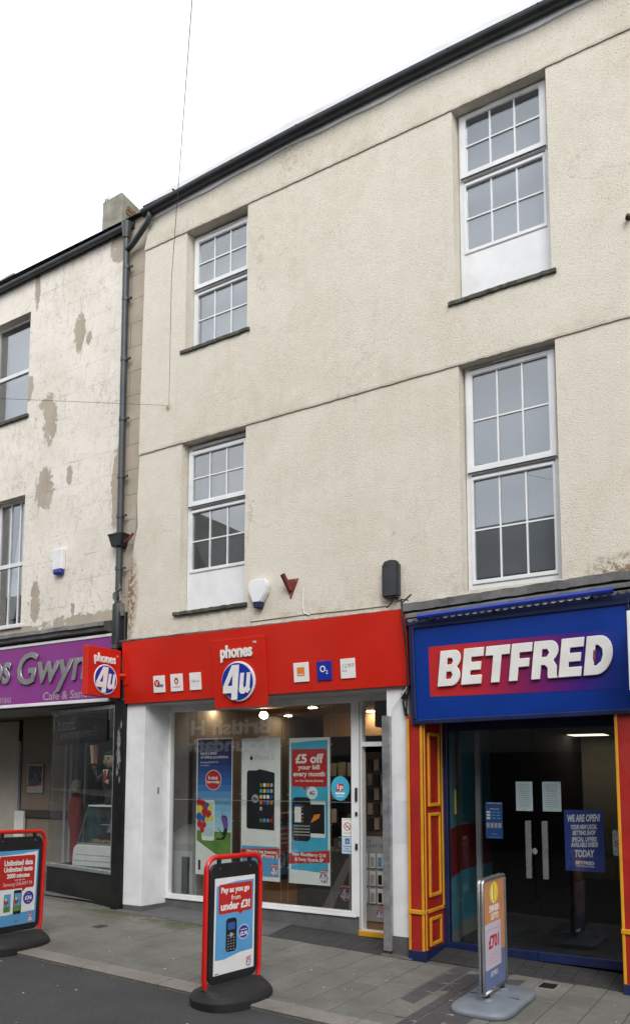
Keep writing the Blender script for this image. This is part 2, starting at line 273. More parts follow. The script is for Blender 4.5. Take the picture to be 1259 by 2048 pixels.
# ---------------------------------------------------------------- geometry helpers
def frame(o, r, u):
    o, r, u = Vector(o), Vector(r).normalized(), Vector(u).normalized(); n = r.cross(u)
    return Matrix(((r.x, u.x, n.x, o.x), (r.y, u.y, n.y, o.y), (r.z, u.z, n.z, o.z), (0, 0, 0, 1)))
def XZ(y): return frame((0, y, 0), (1, 0, 0), (0, 0, 1))     # u = x, v = z, w = towards the street
class MB:
    def __init__(s): s.v = []; s.f = []
    def add(s, vs, fs):
        k = len(s.v); s.v += [tuple(p) for p in vs]; s.f += [tuple(i + k for i in f) for f in fs]; return s
    def box(s, x0, x1, y0, y1, z0, z1):
        vs = [(x, y, z) for z in (z0, z1) for y in (y0, y1) for x in (x0, x1)]
        return s.add(vs, [(0, 2, 3, 1), (4, 5, 7, 6), (0, 1, 5, 4), (2, 6, 7, 3), (0, 4, 6, 2), (1, 3, 7, 5)])
    def quad(s, *p): return s.add(p, [tuple(range(len(p)))])
    def prism(s, pts, w0, w1, M=None, holes=()):
        loops = [list(pts)] + [list(h) for h in holes]
        area = lambda L: sum(L[i][0] * L[(i + 1) % len(L)][1] - L[(i + 1) % len(L)][0] * L[i][1] for i in range(len(L)))
        loops = [L if (area(L) > 0) == (i == 0) else L[::-1] for i, L in enumerate(loops)]
        flat = [p for L in loops for p in L]; n = len(flat); M = M or Matrix()
        vs = [M @ Vector((p[0], p[1], w0)) for p in flat] + [M @ Vector((p[0], p[1], w1)) for p in flat]
        fs = []
        if holes:
            for a, b_, c in tessellate_polygon([[Vector((p[0], p[1], 0)) for p in L] for L in loops]):
                pa, pb, pc = flat[a], flat[b_], flat[c]
                if (pb[0] - pa[0]) * (pc[1] - pa[1]) - (pb[1] - pa[1]) * (pc[0] - pa[0]) < 0: b_, c = c, b_
                fs.append((a + n, b_ + n, c + n)); fs.append((c, b_, a))
        else:
            fs.append(tuple(range(n, 2 * n))); fs.append(tuple(range(n - 1, -1, -1)))
        k = 0
        for L in loops:
            m = len(L)
            for i in range(m):
                a, b_ = k + i, k + (i + 1) % m; fs.append((a, b_, b_ + n, a + n))
            k += m
        return s.add(vs, fs)
    def tube(s, pts, r, n=8, caps=True):
        pts = [Vector(p) for p in pts]; rings = []
        rs = r if isinstance(r, (list, tuple)) else [r] * len(pts)
        for i, p in enumerate(pts):
            d = ((pts[min(i + 1, len(pts) - 1)] - pts[max(i - 1, 0)])).normalized()
            ref = Vector((0, 0, 1)) if abs(d.z) < .9 else Vector((0, 1, 0))
            a = d.cross(ref).normalized(); b_ = d.cross(a)
            rings.append([p + (a * math.cos(2 * math.pi * k / n) + b_ * math.sin(2 * math.pi * k / n)) * rs[i] for k in range(n)])
        vs = [p for g in rings for p in g]; fs = []
        for i in range(len(pts) - 1):
            for k in range(n):
                fs.append((i * n + k, i * n + (k + 1) % n, (i + 1) * n + (k + 1) % n, (i + 1) * n + k))
        if caps: fs += [tuple(range(n - 1, -1, -1)), tuple(range((len(pts) - 1) * n, len(pts) * n))]
        return s.add(vs, fs)
    def rects(s, M, w0, w1, *rs):
        for a, b_, c, d in rs: s.prism([(a, b_), (c, b_), (c, d), (a, d)], w0, w1, M)
        return s
    def mesh(s, name, mat_, bevel=0, smooth=False, seg=1):
        me = bpy.data.meshes.new(name); me.from_pydata(s.v, [], s.f)
        bm = bmesh.new(); bm.from_mesh(me)
        bmesh.ops.recalc_face_normals(bm, faces=bm.faces)
        if bevel:
            es = [e for e in bm.edges if len(e.link_faces) == 2 and e.calc_face_angle(0) > .5]
            bmesh.ops.bevel(bm, geom=es, offset=bevel, segments=seg, affect='EDGES', clamp_overlap=True)
        bm.to_mesh(me); bm.free(); me.materials.append(mat_)
        if smooth:
            for p in me.polygons: p.use_smooth = True
        return me
    def build(s, name, mat_, parent=None, bevel=0, smooth=False, seg=1):
        return link(name, s.mesh(name, mat_, bevel, smooth, seg), parent)
LOCAL = set()
def link(name, me, parent=None):
    o = bpy.data.objects.new(name, me); COL.objects.link(o)
    if parent is not None:
        o.parent = parent
        if parent.type == 'EMPTY' and parent.name not in LOCAL: o.matrix_parent_inverse = Matrix.Translation(-parent.location)
    return o
def thing(name, label, cat, loc=(0, 0, 0), group=None, rot=None):
    o = bpy.data.objects.new(name, None); COL.objects.link(o); o.location = loc; o.empty_display_size = .1
    if rot is not None: o.rotation_euler = rot; LOCAL.add(o.name)
    return tag(o, label, cat, group)
def tag(o, label, cat, group=None, kind=None):
    if label: o['label'] = label
    if cat: o['category'] = cat
    if group: o['group'] = group
    if kind: o['kind'] = kind
    return o
def struct(o): o['kind'] = 'structure'; return o
def rrect(x0, y0, x1, y1, r, n=4):
    p = []
    for cx, cy, a in ((x1 - r, y0 + r, -90), (x1 - r, y1 - r, 0), (x0 + r, y1 - r, 90), (x0 + r, y0 + r, 180)):
        for k in range(n + 1): t = R(a + 90 * k / n); p.append((cx + r * math.cos(t), cy + r * math.sin(t)))
    return p
def ell(cx, cy, rx, ry, n=28, a0=0, a1=360):
    return [(cx + rx * math.cos(R(a0 + (a1 - a0) * k / n)), cy + ry * math.sin(R(a0 + (a1 - a0) * k / n))) for k in range(n if a1 - a0 == 360 else n + 1)]
def text(parent, M, body, box, mat_, w=.002, bold=.0, ext=.0006, shear=0.0, name='lettering', res=3):
    """flat or raised lettering fitted to box (u0, v0, u1, v1) of the frame M"""
    cu = bpy.data.curves.new('t', 'FONT'); cu.body = body; cu.size = 1; cu.offset = bold; cu.shear = shear; cu.resolution_u = res; cu.extrude = .5
    ob = bpy.data.objects.new('t', cu); me = bpy.data.meshes.new_from_object(ob); me.name = name
    bpy.data.objects.remove(ob); bpy.data.curves.remove(cu)
    xs = [v.co.x for v in me.vertices]; ys = [v.co.y for v in me.vertices]
    if not xs: return None
    ax, bx, ay, by = min(xs), max(xs), min(ys), max(ys); u0, v0, u1, v1 = box
    for v in me.vertices:
        c = v.co; v.co = M @ Vector((u0 + (c.x - ax) / (bx - ax) * (u1 - u0), v0 + (c.y - ay) / (by - ay) * (v1 - v0), w + (c.z + .5) * ext))
    me.materials.clear(); me.materials.append(mat_)
    bm = bmesh.new(); bm.from_mesh(me); bmesh.ops.remove_doubles(bm, verts=bm.verts, dist=1e-5); bmesh.ops.recalc_face_normals(bm, faces=bm.faces); bm.to_mesh(me); bm.free()
    return link(name, me, parent)
def gz(x): return -.035 * x

def logo4u(parent, M, cu, cv, s, w=.002, d=.004, word=True):
    """white '4' and 'u' in a blue oval, s = oval half height"""
    MB().prism(ell(cu, cv, 1.0 * s * 1.02, s, 32), w, w + d, M).build('logo_rim', LETTER, parent, bevel=min(.004, d * .4) if d > .01 else 0)
    MB().prism(ell(cu - .03 * s, cv, .94 * s, .92 * s, 32), w + d, w + d * 1.3 + .0008, M).build('logo_oval', LOGOB, parent)
    k = w + d * 1.3 + .0008
    P = lambda L: [(cu + s * a, cv + s * b_) for a, b_ in L]
    four = [(-.38, .82), (.05, .82), (.05, -.90), (-.30, -.90), (-.30, -.56), (-.84, -.56), (-.84, -.20)]
    hole = [(-.30, .36), (-.58, -.20), (-.28, -.20)]
    uu = [(.18, .40), (.39, .40), (.37, -.26), (.42, -.34), (.48, -.34), (.56, -.24), (.57, .40), (.78, .40), (.76, -.34), (.82, -.46), (.66, -.62), (.58, -.54), (.44, -.63), (.30, -.63), (.18, -.54), (.15, -.40)]
    lean = lambda L: [(a + .13 * b_, b_) for a, b_ in L]
    MB().prism(P(lean(four)), k, k + d * .4 + .0006, M, [P(lean(hole))]).prism(P(lean(uu)), k, k + d * .4 + .0006, M).build('logo_figure', LETTER, parent)
def minilogo(parent, M, cu, cv, s):
    """small printed version with a red word panel above"""
    MB().prism([(cu - 1.05 * s, cv + .95 * s), (cu + 1.0 * s, cv + 1.1 * s), (cu + .95 * s, cv + 1.75 * s), (cu - .9 * s, cv + 1.6 * s)], .0012, .0018, M).build('logo_word', REDP, parent)
    text(parent, M, 'phones', (cu - .85 * s, cv + 1.08 * s, cu + .85 * s, cv + 1.58 * s), LETTER, .002, .03, .0004)
    MB().prism(ell(cu, cv, 1.12 * s, 1.12 * s, 20), .0012, .0018, M).build('logo_rim', REDP, parent)
    logo4u(parent, M, cu, cv, s, .002, .0006)

# ================================================================ GROUND
SL = Matrix.Rotation(math.atan(.035), 4, 'Y')
road = MB()
for i in range(24):
    a, b_ = -60 + i * 5, -55 + i * 5
    road.quad((a, -40, gz(a) - .03), (b_, -40, gz(b_) - .03), (b_, -2.16, gz(b_) - .03), (a, -2.16, gz(a) - .03))
struct(road.build('road', ASPH))
pv = struct(MB().quad((-60, -2.17, gz(-60) - .012), (60, -2.17, gz(60) - .012), (60, 1.2, gz(60) - .012), (-60, 1.2, gz(-60) - .012)).build('pavement', MORTAR))
slab_cache = {}
def slab(w, l, skew, th, mat_, name, bev=.004):
    key = (round(w, 3), round(l, 2), skew, mat_.name)
    if key not in slab_cache:
        w2, l2 = w / 2, l / 2
        slab_cache[key] = MB().prism([(-w2, -l2 - skew), (w2, -l2 + skew), (w2, l2 + skew), (-w2, l2 - skew)], -th, 0).mesh(name, mat_, bev)
    return slab_cache[key]
def lay(name, me, x, y, dz=0.0, tiltx=0.0):
    o = link(name, me, pv); o.location = (x, y, gz(x) + dz); o.rotation_euler = (tiltx, math.atan(.035), 0); return o
def courses(x0, x1, w, y0, y1, lens, mat_, name, gap, skews=(0,)):
    x = x0
    while x < x1 - 1e-6:
        y = y0 + random.choice((-.35, -.2, -.1, 0))
        while y < y1:
            l = random.choice(lens); a, b_ = max(y, y0), min(y + l, y1)
            if b_ - a > .06:
                sk = random.choice(skews)
                if a == y0 or b_ == y1: sk = 0
                lay(name, slab(w - gap, round(b_ - a - gap, 2), sk, .05, mat_, name), x + w / 2, (a + b_) / 2, random.uniform(-.0015, .0015))
            y += l
        x += w
courses(-9.4, .49, .2745, -1.955, -.10, (.42, .55, .68), SLABM, 'paving_slab', .006)
courses(1.015, 4.5, .2745, -1.955, .03, (.42, .55, .68), SLABM, 'paving_slab', .006)
courses(.49, 1.01, .1733, -1.955, -.02, (.30, .38, .5), SLATEM, 'slate_slab', .010, (0, .03, -.035, .05))
MB().quad((.485, -1.96, gz(.485) - .0085), (1.018, -1.96, gz(1.018) - .0085), (1.018, -.02, gz(1.018) - .0085), (.485, -.02, gz(.485) - .0085)).build('mortar_bed', PALEM, pv)
x = -9.4
while x < 4.5:
    lay('kerb_stone', slab(.893, .205, 0, .16, KERBM, 'kerb_stone', .008), x + .45, -2.062, .002); x += .9
MB().quad((-9.4, -1.965, gz(-9.4) - .002), (4.5, -1.965, gz(4.5) - .002), (4.5, -1.952, gz(4.5) - .002), (-9.4, -1.952, gz(-9.4) - .002)).build('mortar_joint', PALEM, pv)
# tiled aprons in front of the two shop doors, rising a little to the thresholds
TLT = math.atan(.09)
for i in range(11):
    for j in range(4):
        lay('apron_tile', slab(.119, .119, 0, .03, TILEM, 'apron_tile', .002), -1.56 + i * .122, -.04 + j * .122, .004 + (.06 + j * .122) * .09, TLT)
MB().add([(-3.9, -.1, gz(-3.9) + .0), (-1.63, -.1, gz(-1.63) + .002), (-1.63, .41, gz(-1.63) + .05), (-3.9, .41, gz(-3.9) + .03)], [(0, 1, 2, 3)]).build('apron_screed', CEMENT, pv)
for i in range(11):
    for j in range(3):
        lay('apron_tile', slab(.162, .142, 0, .03, TILEM, 'apron_tile', .002), .27 + i * .166, .11 + j * .146, .004 + (.1 + j * .146) * .10, math.atan(.10))
MB().quad((-1.65, -.1, gz(-1.65) + .001), (.05, -.1, gz(.05) + .001), (.05, .5, gz(.05) + .045), (-1.65, .5, gz(-1.65) + .045)).build('apron_bed', MORTAR, pv)
MB().quad((.17, .035, gz(.17) + .0), (2.1, .035, gz(2.1) + .0), (2.1, .55, gz(2.1) + .045), (.17, .55, gz(.17) + .045)).build('apron_bed', MORTAR, pv)
for x, y, w, d, lab in ((-3.325, -.875, .10, .13, 'small rusty square drain cover in paving near black stall riser'), (1.39, -.20, .135, .17, 'dark square drain cover in paving before blue shop doors')):
    t = thing('drain_cover', lab, 'drain cover', (x, y, gz(x)))
    MB().box(x - w / 2 - .012, x + w / 2 + .012, y - d / 2 - .012, y + d / 2 + .012, gz(x) - .03, gz(x) + .0045).build('rim', MORTAR if x < 0 else PALEM, t)
    m = MB()
    for k in range(5): m.box(x - w / 2, x + w / 2, y - d / 2 + k * d / 5 + .002, y - d / 2 + (k + 1) * d / 5 - .002, gz(x), gz(x) + .008)
    m.build('lid', mat('drain_rust', (.055, .035, .03), .8, .25, 30) if x < 0 else BLACKM, t)
lit = MB()
for k in range(110):
    x, y = random.uniform(-5, 3), random.uniform(-4.2, .0); s = random.choice((.003, .004, .006, .009)); a = random.uniform(0, 6)
    z = gz(x) + (.006 if y > -2.15 else -.026)
    lit.add([(x + s * math.cos(a + q) * random.uniform(.6, 1.3), y + s * 1.2 * math.sin(a + q), z) for q in (0, 1.2, 2.5, 3.7, 5)], [(0, 1, 2, 3, 4)])
tag(lit.build('litter', PAPER), 'scattered pale gum spots and paper flecks on paving and road', 'litter', kind='stuff')

# ================================================================ CREAM BUILDING
CB = thing('rendered_building', 'three-storey cream roughcast building holding the red and blue shopfronts', 'building', (0, .0, 0))
WIN = dict(W1=(-2.99, -2.03, 7.10, 8.675), W2=(-3.03, -2.045, 3.76, 5.885), W3=(.59, 1.565, 6.585, 8.715), W4=(.605, 1.57, 3.57, 5.925))
def edge_x(z):
    pts = [(3.3, -3.885), (4.25, -3.885), (4.75, -3.80), (4.95, -3.745), (5.3, -3.765), (5.9, -3.74), (8.66, -3.71), (9.3, -3.56)]
    for (a, xa), (b_, xb) in zip(pts, pts[1:]):
        if a <= z <= b_: return xa + (xb - xa) * (z - a) / (b_ - a)
    return pts[0][1] if z < pts[0][0] else pts[-1][1]
def wall_band(z0, z1, y, ops, x1=4.4, lip=None):
    """one storey of render; ops = openings, real reveals, uneven lower drip edge"""
    m = MB(); D = .20
    zs = sorted({z0, z1} | {v for o in ops for v in (max(z0, o[2]), min(z1, o[3]))} | {z for z in (4.25, 4.75, 4.95, 5.3) if z0 < z < z1})
    xs = sorted({-99.0, x1} | {v for o in ops for v in o[:2]} | {-3.3, -1.2, -.4, .2, 2.2, 3.2})
    for a, b_ in zip(xs, xs[1:]):
        for c, d in zip(zs, zs[1:]):
            if any(o[0] <= a and b_ <= o[1] and o[2] <= c and d <= o[3] for o in ops): continue
            al, au = (edge_x(c), edge_x(d)) if a == -99 else (a, a)
            if lip is not None and c == z0:
                n = max(2, int((b_ - al) / .045)); vs = []; fs = []
                for i in range(n + 1):
                    q = i / n; xb = al + (b_ - al) * q; h = random.uniform(-.004, .004) * (0 < i < n)
                    vs += [(xb, y + lip, c + h * .5), (xb, y + .004, c - .008 + h), (xb, y, c + .012 + h), (au + (b_ - au) * q, y, d)]
                for i in range(n):
                    for r in range(3): p = i * 4 + r; fs.append((p, p + 4, p + 5, p + 1))
                m.add(vs, fs)
            else: m.quad((al, y, c), (b_, y, c), (b_, y, d), (au, y, d))
    for o in ops:
        a, b_, c, d = o; c = max(c, z0); d = min(d, z1)
        m.quad((a, y, c), (a, y, d), (a + .018, D, d), (a + .018, D, c)); m.quad((b_, y, c), (b_ - .01, D, c), (b_ - .01, D, d), (b_, y, d))
    zl = [z0, z1]
    m.quad((edge_x(z0), y, z0), (edge_x(z1), y, z1), (edge_x(z1), .14, z1), (edge_x(z0), .14, z0))
    return m
def soffits(m, ops, y):
    for a, b_, d in ops:
        n = 20; vs = []; fs = []
        for i in range(n + 1): vs += [(a + (b_ - a) * i / n, y + .004, d - .008 + random.uniform(-.006, .006)), (a + (b_ - a) * i / n, .20, d - .004)]
        for i in range(n): fs.append((2 * i, 2 * i + 1, 2 * i + 3, 2 * i + 2))
        m.add(vs, fs)
    return m
E1, E2 = 5.905, 8.695
w1 = wall_band(3.40, E1, 0.0, [(WIN['W2'][0], WIN['W2'][1], 3.76, E1), (WIN['W4'][0], WIN['W4'][1], 3.57, E1)])
w1.build('wall_lower', CREAM, CB)
w2 = wall_band(E1, E2, -.018, [(WIN['W1'][0], WIN['W1'][1], 7.10, E2), (WIN['W3'][0], WIN['W3'][1], 6.585, E2)], lip=.02)
soffits(w2, [(WIN['W2'][0], WIN['W2'][1], E1), (WIN['W4'][0], WIN['W4'][1], E1)], -.018); w2.build('wall_middle', CREAM, CB)
w3 = wall_band(E2, 9.225, -.036, [], lip=.02)
soffits(w3, [(WIN['W1'][0], WIN['W1'][1], E2), (WIN['W3'][0], WIN['W3'][1], E2)], -.036); w3.build('wall_upper', CREAM, CB)
MB().box(4.4, 4.7, 0, 8, -.6, 9.2).build('side_wall', CREAM, CB)
MB().box(-3.7, 4.4, .35, .37, 3.3, 9.2).build('backing_wall', DARKIN, CB)
m = MB(); m.box(-3.6, 4.5, .21, .349, 9.0, 9.2); m.build('wall_head', CREAM, CB)
# eaves: white board, soffit, black gutter
gp = [(-3.62, 9.075), (-2.6, 9.125), (-1.3, 9.165), (-.2, 9.175), (.6, 9.175), (1.9, 9.165), (4.6, 9.15)]
m = MB()
for (a, za), (b_, zb) in zip(gp, gp[1:]):
    nn = 12; vs = []; fs = []
    for i in range(nn + 1):
        q = i / nn; xx = a + (b_ - a) * q; zz = za + (zb - za) * q - .020 + .010 * math.sin(xx * 3.1) + .008 * math.sin(xx * 7.7)
        vs += [(xx, -.034, zz), (xx, -.060, zz), (xx, -.060, zz + .3)]
    for i in range(nn): fs += [(3 * i, 3 * i + 3, 3 * i + 4, 3 * i + 1), (3 * i + 1, 3 * i + 4, 3 * i + 5, 3 * i + 2)]
    m.add(vs, fs)
m.build('eaves_board', WHITEP, CB)
m = MB(); prof = [(math.cos(R(180 + 18 * k)) * .06, math.sin(R(180 + 18 * k)) * .062) for k in range(11)]
n = 60; ring = []
for i in range(n + 1):
    x = -3.66 + 8.3 * i / n
    for (a, za), (b_, zb) in zip(gp, gp[1:]):
        if a <= x <= b_ or (x < a and a == gp[0][0]): z = za + (zb - za) * max(0, (x - a)) / (b_ - a); break
    z += .078; ring.append([(x, -.118 + p, z + q) for p, q in prof] + [(x, -.058, z + .03), (x, -.178, z + .012)])
vs = [p for r in ring for p in r]; k = len(ring[0]); fs = []
for i in range(n):
    for j in range(10): fs.append((i * k + j, i * k + j + 1, (i + 1) * k + j + 1, (i + 1) * k + j))
    fs.append((i * k + 10, i * k + 11, (i + 1) * k + 11, (i + 1) * k + 10)); fs.append((i * k + 12, i * k, (i + 1) * k, (i + 1) * k + 12))
fs += [tuple(range(11)), tuple(n * k + j for j in range(11))]
m.add(vs, fs); m.build('gutter', GUT, CB)
for i in range(9):
    x = -3.1 + i * .93; z = 9.165 + .06 if x > -2 else 9.16 + .03
    MB().box(x - .012, x + .012, -.183, -.06, z + .02, z + .034).build('gutter_bracket', GUT, CB, bevel=.003)
# slate roof (only its edge is seen from the street)
m = MB(); m.add([(-3.7, -.10, 9.225), (4.7, -.10, 9.225), (4.7, 3.6, 11.5), (-3.7, 3.6, 11.5), (4.7, 7.3, 9.3), (-3.7, 7.3, 9.3)], [(0, 1, 2, 3), (3, 2, 4, 5)]); m.build('roof', SLATE, CB)
for i in range(34):
    x = -3.66 + i * .245
    MB().box(x, x + .235, -.135, .06, 9.226 + random.uniform(0, .004), 9.236 + random.uniform(0, .006)).build('roof_slate', SLATE, CB)
MB().box(-3.7, 4.7, 7.2, 7.3, -.6, 9.25).box(-3.72, -3.58, .14, 7.2, 3.0, 9.2).build('rear_wall', CREAM, CB)

def window(name, key, up, lo, panel, sill, lab):
    x0, x1, z0, z1 = WIN[key]; x0 += .018; x1 -= .01
    F = XZ(.165); d = .05
    fr = MB()                                                          # outer frame, the opening's full size
    fr.prism([(x0, z0), (x1, z0), (x1, z1), (x0, z1)], 0, d, F, [[(x0 + .055, lo[0] - .045), (x1 - .055, lo[0] - .045), (x1 - .055, z1 - .045), (x0 + .055, z1 - .045)]])
    o = fr.build('window', WHITE, CB, bevel=.006); o['label'] = lab
    tr = (up[0] - .075 + lo[1] + .03) / 2
    MB().rects(F, .002, d + .004, (x0 + .056, lo[1] + .008, x1 - .056, tr - .006)).build('transom', WHITE, o, bevel=.006)
    # opening top sash stands proud, the fixed light below is set flush
    a, b_ = x0 + .02, x1 - .02
    MB().prism([(a, up[0] - .075), (b_, up[0] - .075), (b_, up[1] + .055), (a, up[1] + .055)], .01, d + .028, F, [[(a + .07, up[0]), (b_ - .07, up[0]), (b_ - .07, up[1]), (a + .07, up[1])]]).build('top_sash', WHITE, o, bevel=.008, seg=2)
    MB().rects(F, d + .028, d + .036, (a + .01, up[0] - .072, b_ - .01, up[0] - .062)).build('drip_seal', BLACKM, o)
    a2, b2 = x0 + .045, x1 - .045
    MB().prism([(a2, lo[0] - .045), (b2, lo[0] - .045), (b2, lo[1] + .02), (a2, lo[1] + .02)], .006, d + .012, F, [[(a2 + .03, lo[0]), (b2 - .03, lo[0]), (b2 - .03, lo[1]), (a2 + .03, lo[1])]]).build('bottom_light', WHITE, o, bevel=.007, seg=2)
    for (za, zb), xa, xb, fw in ((up, a + .07, b_ - .07, d + .008), (lo, a2 + .03, b2 - .03, d - .012)):
        for j in range(2):
            for i in range(3):
                w = (xb - xa) / 3; h = (zb - za) / 2
                MB().rects(F, fw - .016, fw - .008, (xa + i * w + .001, za + j * h + .001, xa + (i + 1) * w - .001, za + (j + 1) * h - .001)).build('pane', GLASS, o)
        for i in (1, 2): MB().rects(F, fw - .02, fw + .003, (xa + i * (xb - xa) / 3 - .008, za, xa + i * (xb - xa) / 3 + .008, zb)).build('glazing_bar', WHITE, o)
        zc = (za + zb) / 2; MB().rects(F, fw - .021, fw + .002, (xa, zc - .008, xb, zc + .008)).build('glazing_bar', WHITE, o)
    xm = (x0 + x1) / 2
    MB().rects(F, d, d + .022, (xm - .17, z1 - .05, xm + .17, z1 - .028)).build('trickle_vent', WHITE, o, bevel=.004)
    if panel: MB().rects(F, .004, d - .018, (x0 + .05, panel[0], x1 - .05, panel[1])).build('bottom_panel', WHITE, o, bevel=.003); 
    if panel: MB().rects(F, .002, d - .004, (x0 + .006, z0 + .002, x1 - .006, panel[0])).build('bottom_rail', WHITE, o)
    # dim room behind
    MB().add([(x0 + .02, .20, z0), (x1 - .02, .20, z0), (x1 - .02, .20, z1), (x0 + .02, .20, z1), (x0 + .02, .345, z0), (x1 - .02, .345, z0), (x1 - .02, .345, z1), (x0 + .02, .345, z1)], [(4, 5, 6, 7), (0, 4, 7, 3), (1, 2, 6, 5), (0, 1, 5, 4), (3, 7, 6, 2)]).build('room_behind', mat('pale_blind', (.58, .57, .58), .8, .04, 1) if key in ('W1', 'W3') else GREYIN, o)
    if sill:
        s0, s1 = x0 - .085, x1 + .055; n = 26; vs = []; fs = []
        for i in range(n + 1):
            xx = s0 + (s1 - s0) * i / n; j = random.uniform(-.006, .006)
            vs += [(xx, .14, z0 + .004), (xx, -.045 + j * .6, z0 - .004 + j), (xx, -.045 + j, z0 - .042 + j), (xx, .0, z0 - .05)]
        for i in range(n):
            for r in range(3): p = i * 4 + r; fs.append((p, p + 4, p + 5, p + 1))
        fs += [(0, 1, 2, 3), (n * 4 + 3, n * 4 + 2, n * 4 + 1, n * 4)]
        MB().add(vs, fs).build('sill', SILLSTONE, o)
    return o
window('window', 'W1', (8.00, 8.56), (7.20, 7.86), None, True, 'twelve-pane white window at top left of the cream wall')
window('window', 'W2', (5.155, 5.745), (4.295, 5.01), (3.885, 4.20), True, 'twelve-pane white window with blank lower panel above the alarm box')
window('window', 'W3', (8.03, 8.62), (7.175, 7.88), (6.63, 7.08), True, 'twelve-pane white window with blank lower panel, top right')
window('window', 'W4', (4.85, 5.80), (3.69, 4.71), None, False, 'tall twelve-pane white window just above the blue shop sign')

# lead-covered ledges over the two shop signs
def ledge(name, x0, x1, za, zb, y1, parent, mat_=LEAD, drop=.06):
    n = int((x1 - x0) / .06); vs = []; fs = []
    for i in range(n + 1):
        q = i / n; xx = x0 + (x1 - x0) * q; z = za + (zb - za) * q; j = random.uniform(-.006, .006)
        vs += [(xx, .02, z + .02), (xx, -.004, z + .012 + j), (xx, y1 + j * .4, z - .022 + j), (xx, y1 + .004, z - drop + j), (xx, .02, z - drop + .01)]
    for i in range(n):
        for r in range(4): p = i * 5 + r; fs.append((p, p + 5, p + 6, p + 1))
    fs += [(0, 1, 2, 3, 4), tuple(n * 5 + r for r in (4, 3, 2, 1, 0))]
    return MB().add(vs, fs).build(name, mat_, parent)
ledge('lead_flashing', -3.9, .03, 3.485, 3.455, -.125, CB, drop=.035)
ledge('lead_flashing', .03, 2.35, 3.50, 3.56, -.16, CB, drop=.10)
ledge('lead_flashing', 2.35, 4.4, 3.56, 3.58, -.16, CB, drop=.10)
MB().box(-3.9, 4.4, .0, .14, 2.70, 3.44).build('sign_backing', DARKIN, CB)
MB().box(2.16, 4.4, -.09, -.001, 2.4, 3.4).build('fascia_board', NAVY, CB)

# ---- red shop: pilasters, recessed window and open doorway
ZS = 2.655
p = MB(); p.prism([(-3.855, .0), (-3.555, .0), (-3.505, .405), (-3.855, .405)], gz(-3.6) + .07, ZS + .03, Matrix(((1, 0, 0, 0), (0, 1, 0, 0), (0, 0, 1, 0), (0, 0, 0, 1)))).build('pilaster', WHITEP, CB, bevel=.004)
MB().prism([(-3.852, .002), (-3.553, .002), (-3.503, .405), (-3.852, .405)], -.3, gz(-3.6) + .069).build('plinth', CEMENT, CB)
MB().box(-.235, .005, .0, .405, .185, ZS + .03).build('pilaster', WHITEP, CB, bevel=.004)
MB().box(-.233, .003, .004, .405, -.3, .184).build('plinth', CEMENT, CB)
MB().box(-3.55, -.235, .005, .45, ZS, ZS + .04).build('recess_soffit', GREYSOF, CB)
MB().box(-3.507, -.765, .385, .46, -.2, .262).build('stall_riser', CEMENT, CB)
F = XZ(.40)
sw = MB().prism([(-3.505, .262), (-.762, .262), (-.762, ZS), (-3.505, ZS)], -.05, .028, F, [[(-3.455, .312), (-.855, .312), (-.855, 2.575), (-3.455, 2.575)]]).build('shop_window', WHITE, CB, bevel=.004); sw['label'] = 'large shop window with posters under red sign'
MB().rects(F, -.03, -.022, (-3.457, .31, -.853, 2.577)).build('pane', SHOPGL, sw)
MB().rects(F, .0285, .034, (-3.505, .256, -.80, .272)).build('window_sill', WHITE, sw)
dr = MB().prism([(-.761, .13), (-.02, .13), (-.02, ZS), (-.761, ZS)], -.06, .03, F, [[(-.72, .131), (-.06, .131), (-.06, 2.085), (-.72, 2.085)], [(-.72, 2.135), (-.06, 2.135), (-.06, 2.585), (-.72, 2.585)]]).build('doorway', WHITE, CB, bevel=.004); dr['label'] = 'open white doorway with fanlight beside shop window'
MB().rects(F, -.03, -.022, (-.722, 2.134, -.058, 2.587)).build('fanlight', SHOPGL, dr)
MB().rects(F, -.062, .05, (-.765, .07, -.02, .129)).build('threshold', YELLOW, dr, bevel=.006)
MB().rects(F, .0285, .036, (-.752, .09, -.736, 2.58)).build('jamb_bead', GREYP, dr)
for z0_, z1_ in ((1.49, 1.64), (1.335, 1.38), (.97, 1.04)):
    MB().prism(rrect(-.80, z0_, -.775, z1_, .01), .028, .048, F).build('door_lock', BLACKM, dr, bevel=.003)
# room behind the red shop
room = MB(); room.add([(-4.3, .46, .1), (0.0, .46, .1), (0.0, 7, .1), (-5.2, 7, .1)], [(0, 1, 2, 3)]).build('shop_floor', WOOD, CB)
MB().box(-5.2, .0, .47, 7, 2.75, 2.8).build('shop_ceiling', TAN, CB)
MB().box(-5.2, .0, 6.9, 7.0, .1, 2.75).build('shop_back_wall', BROWN, CB)
MB().add([(-3.9, .46, .1), (-5.2, 7, .1), (-5.2, 7, 2.75), (-3.9, .46, 2.75)], [(0, 1, 2, 3)]).build('shop_side_wall', GREYIN, CB)
MB().box(-.02, .0, .47, 7, .1, 2.75).build('shop_side_wall', BROWN, CB)
MB().box(-3.0, -.2, 3.4, 3.46, 2.38, 2.75).build('bulkhead', TAN, CB)

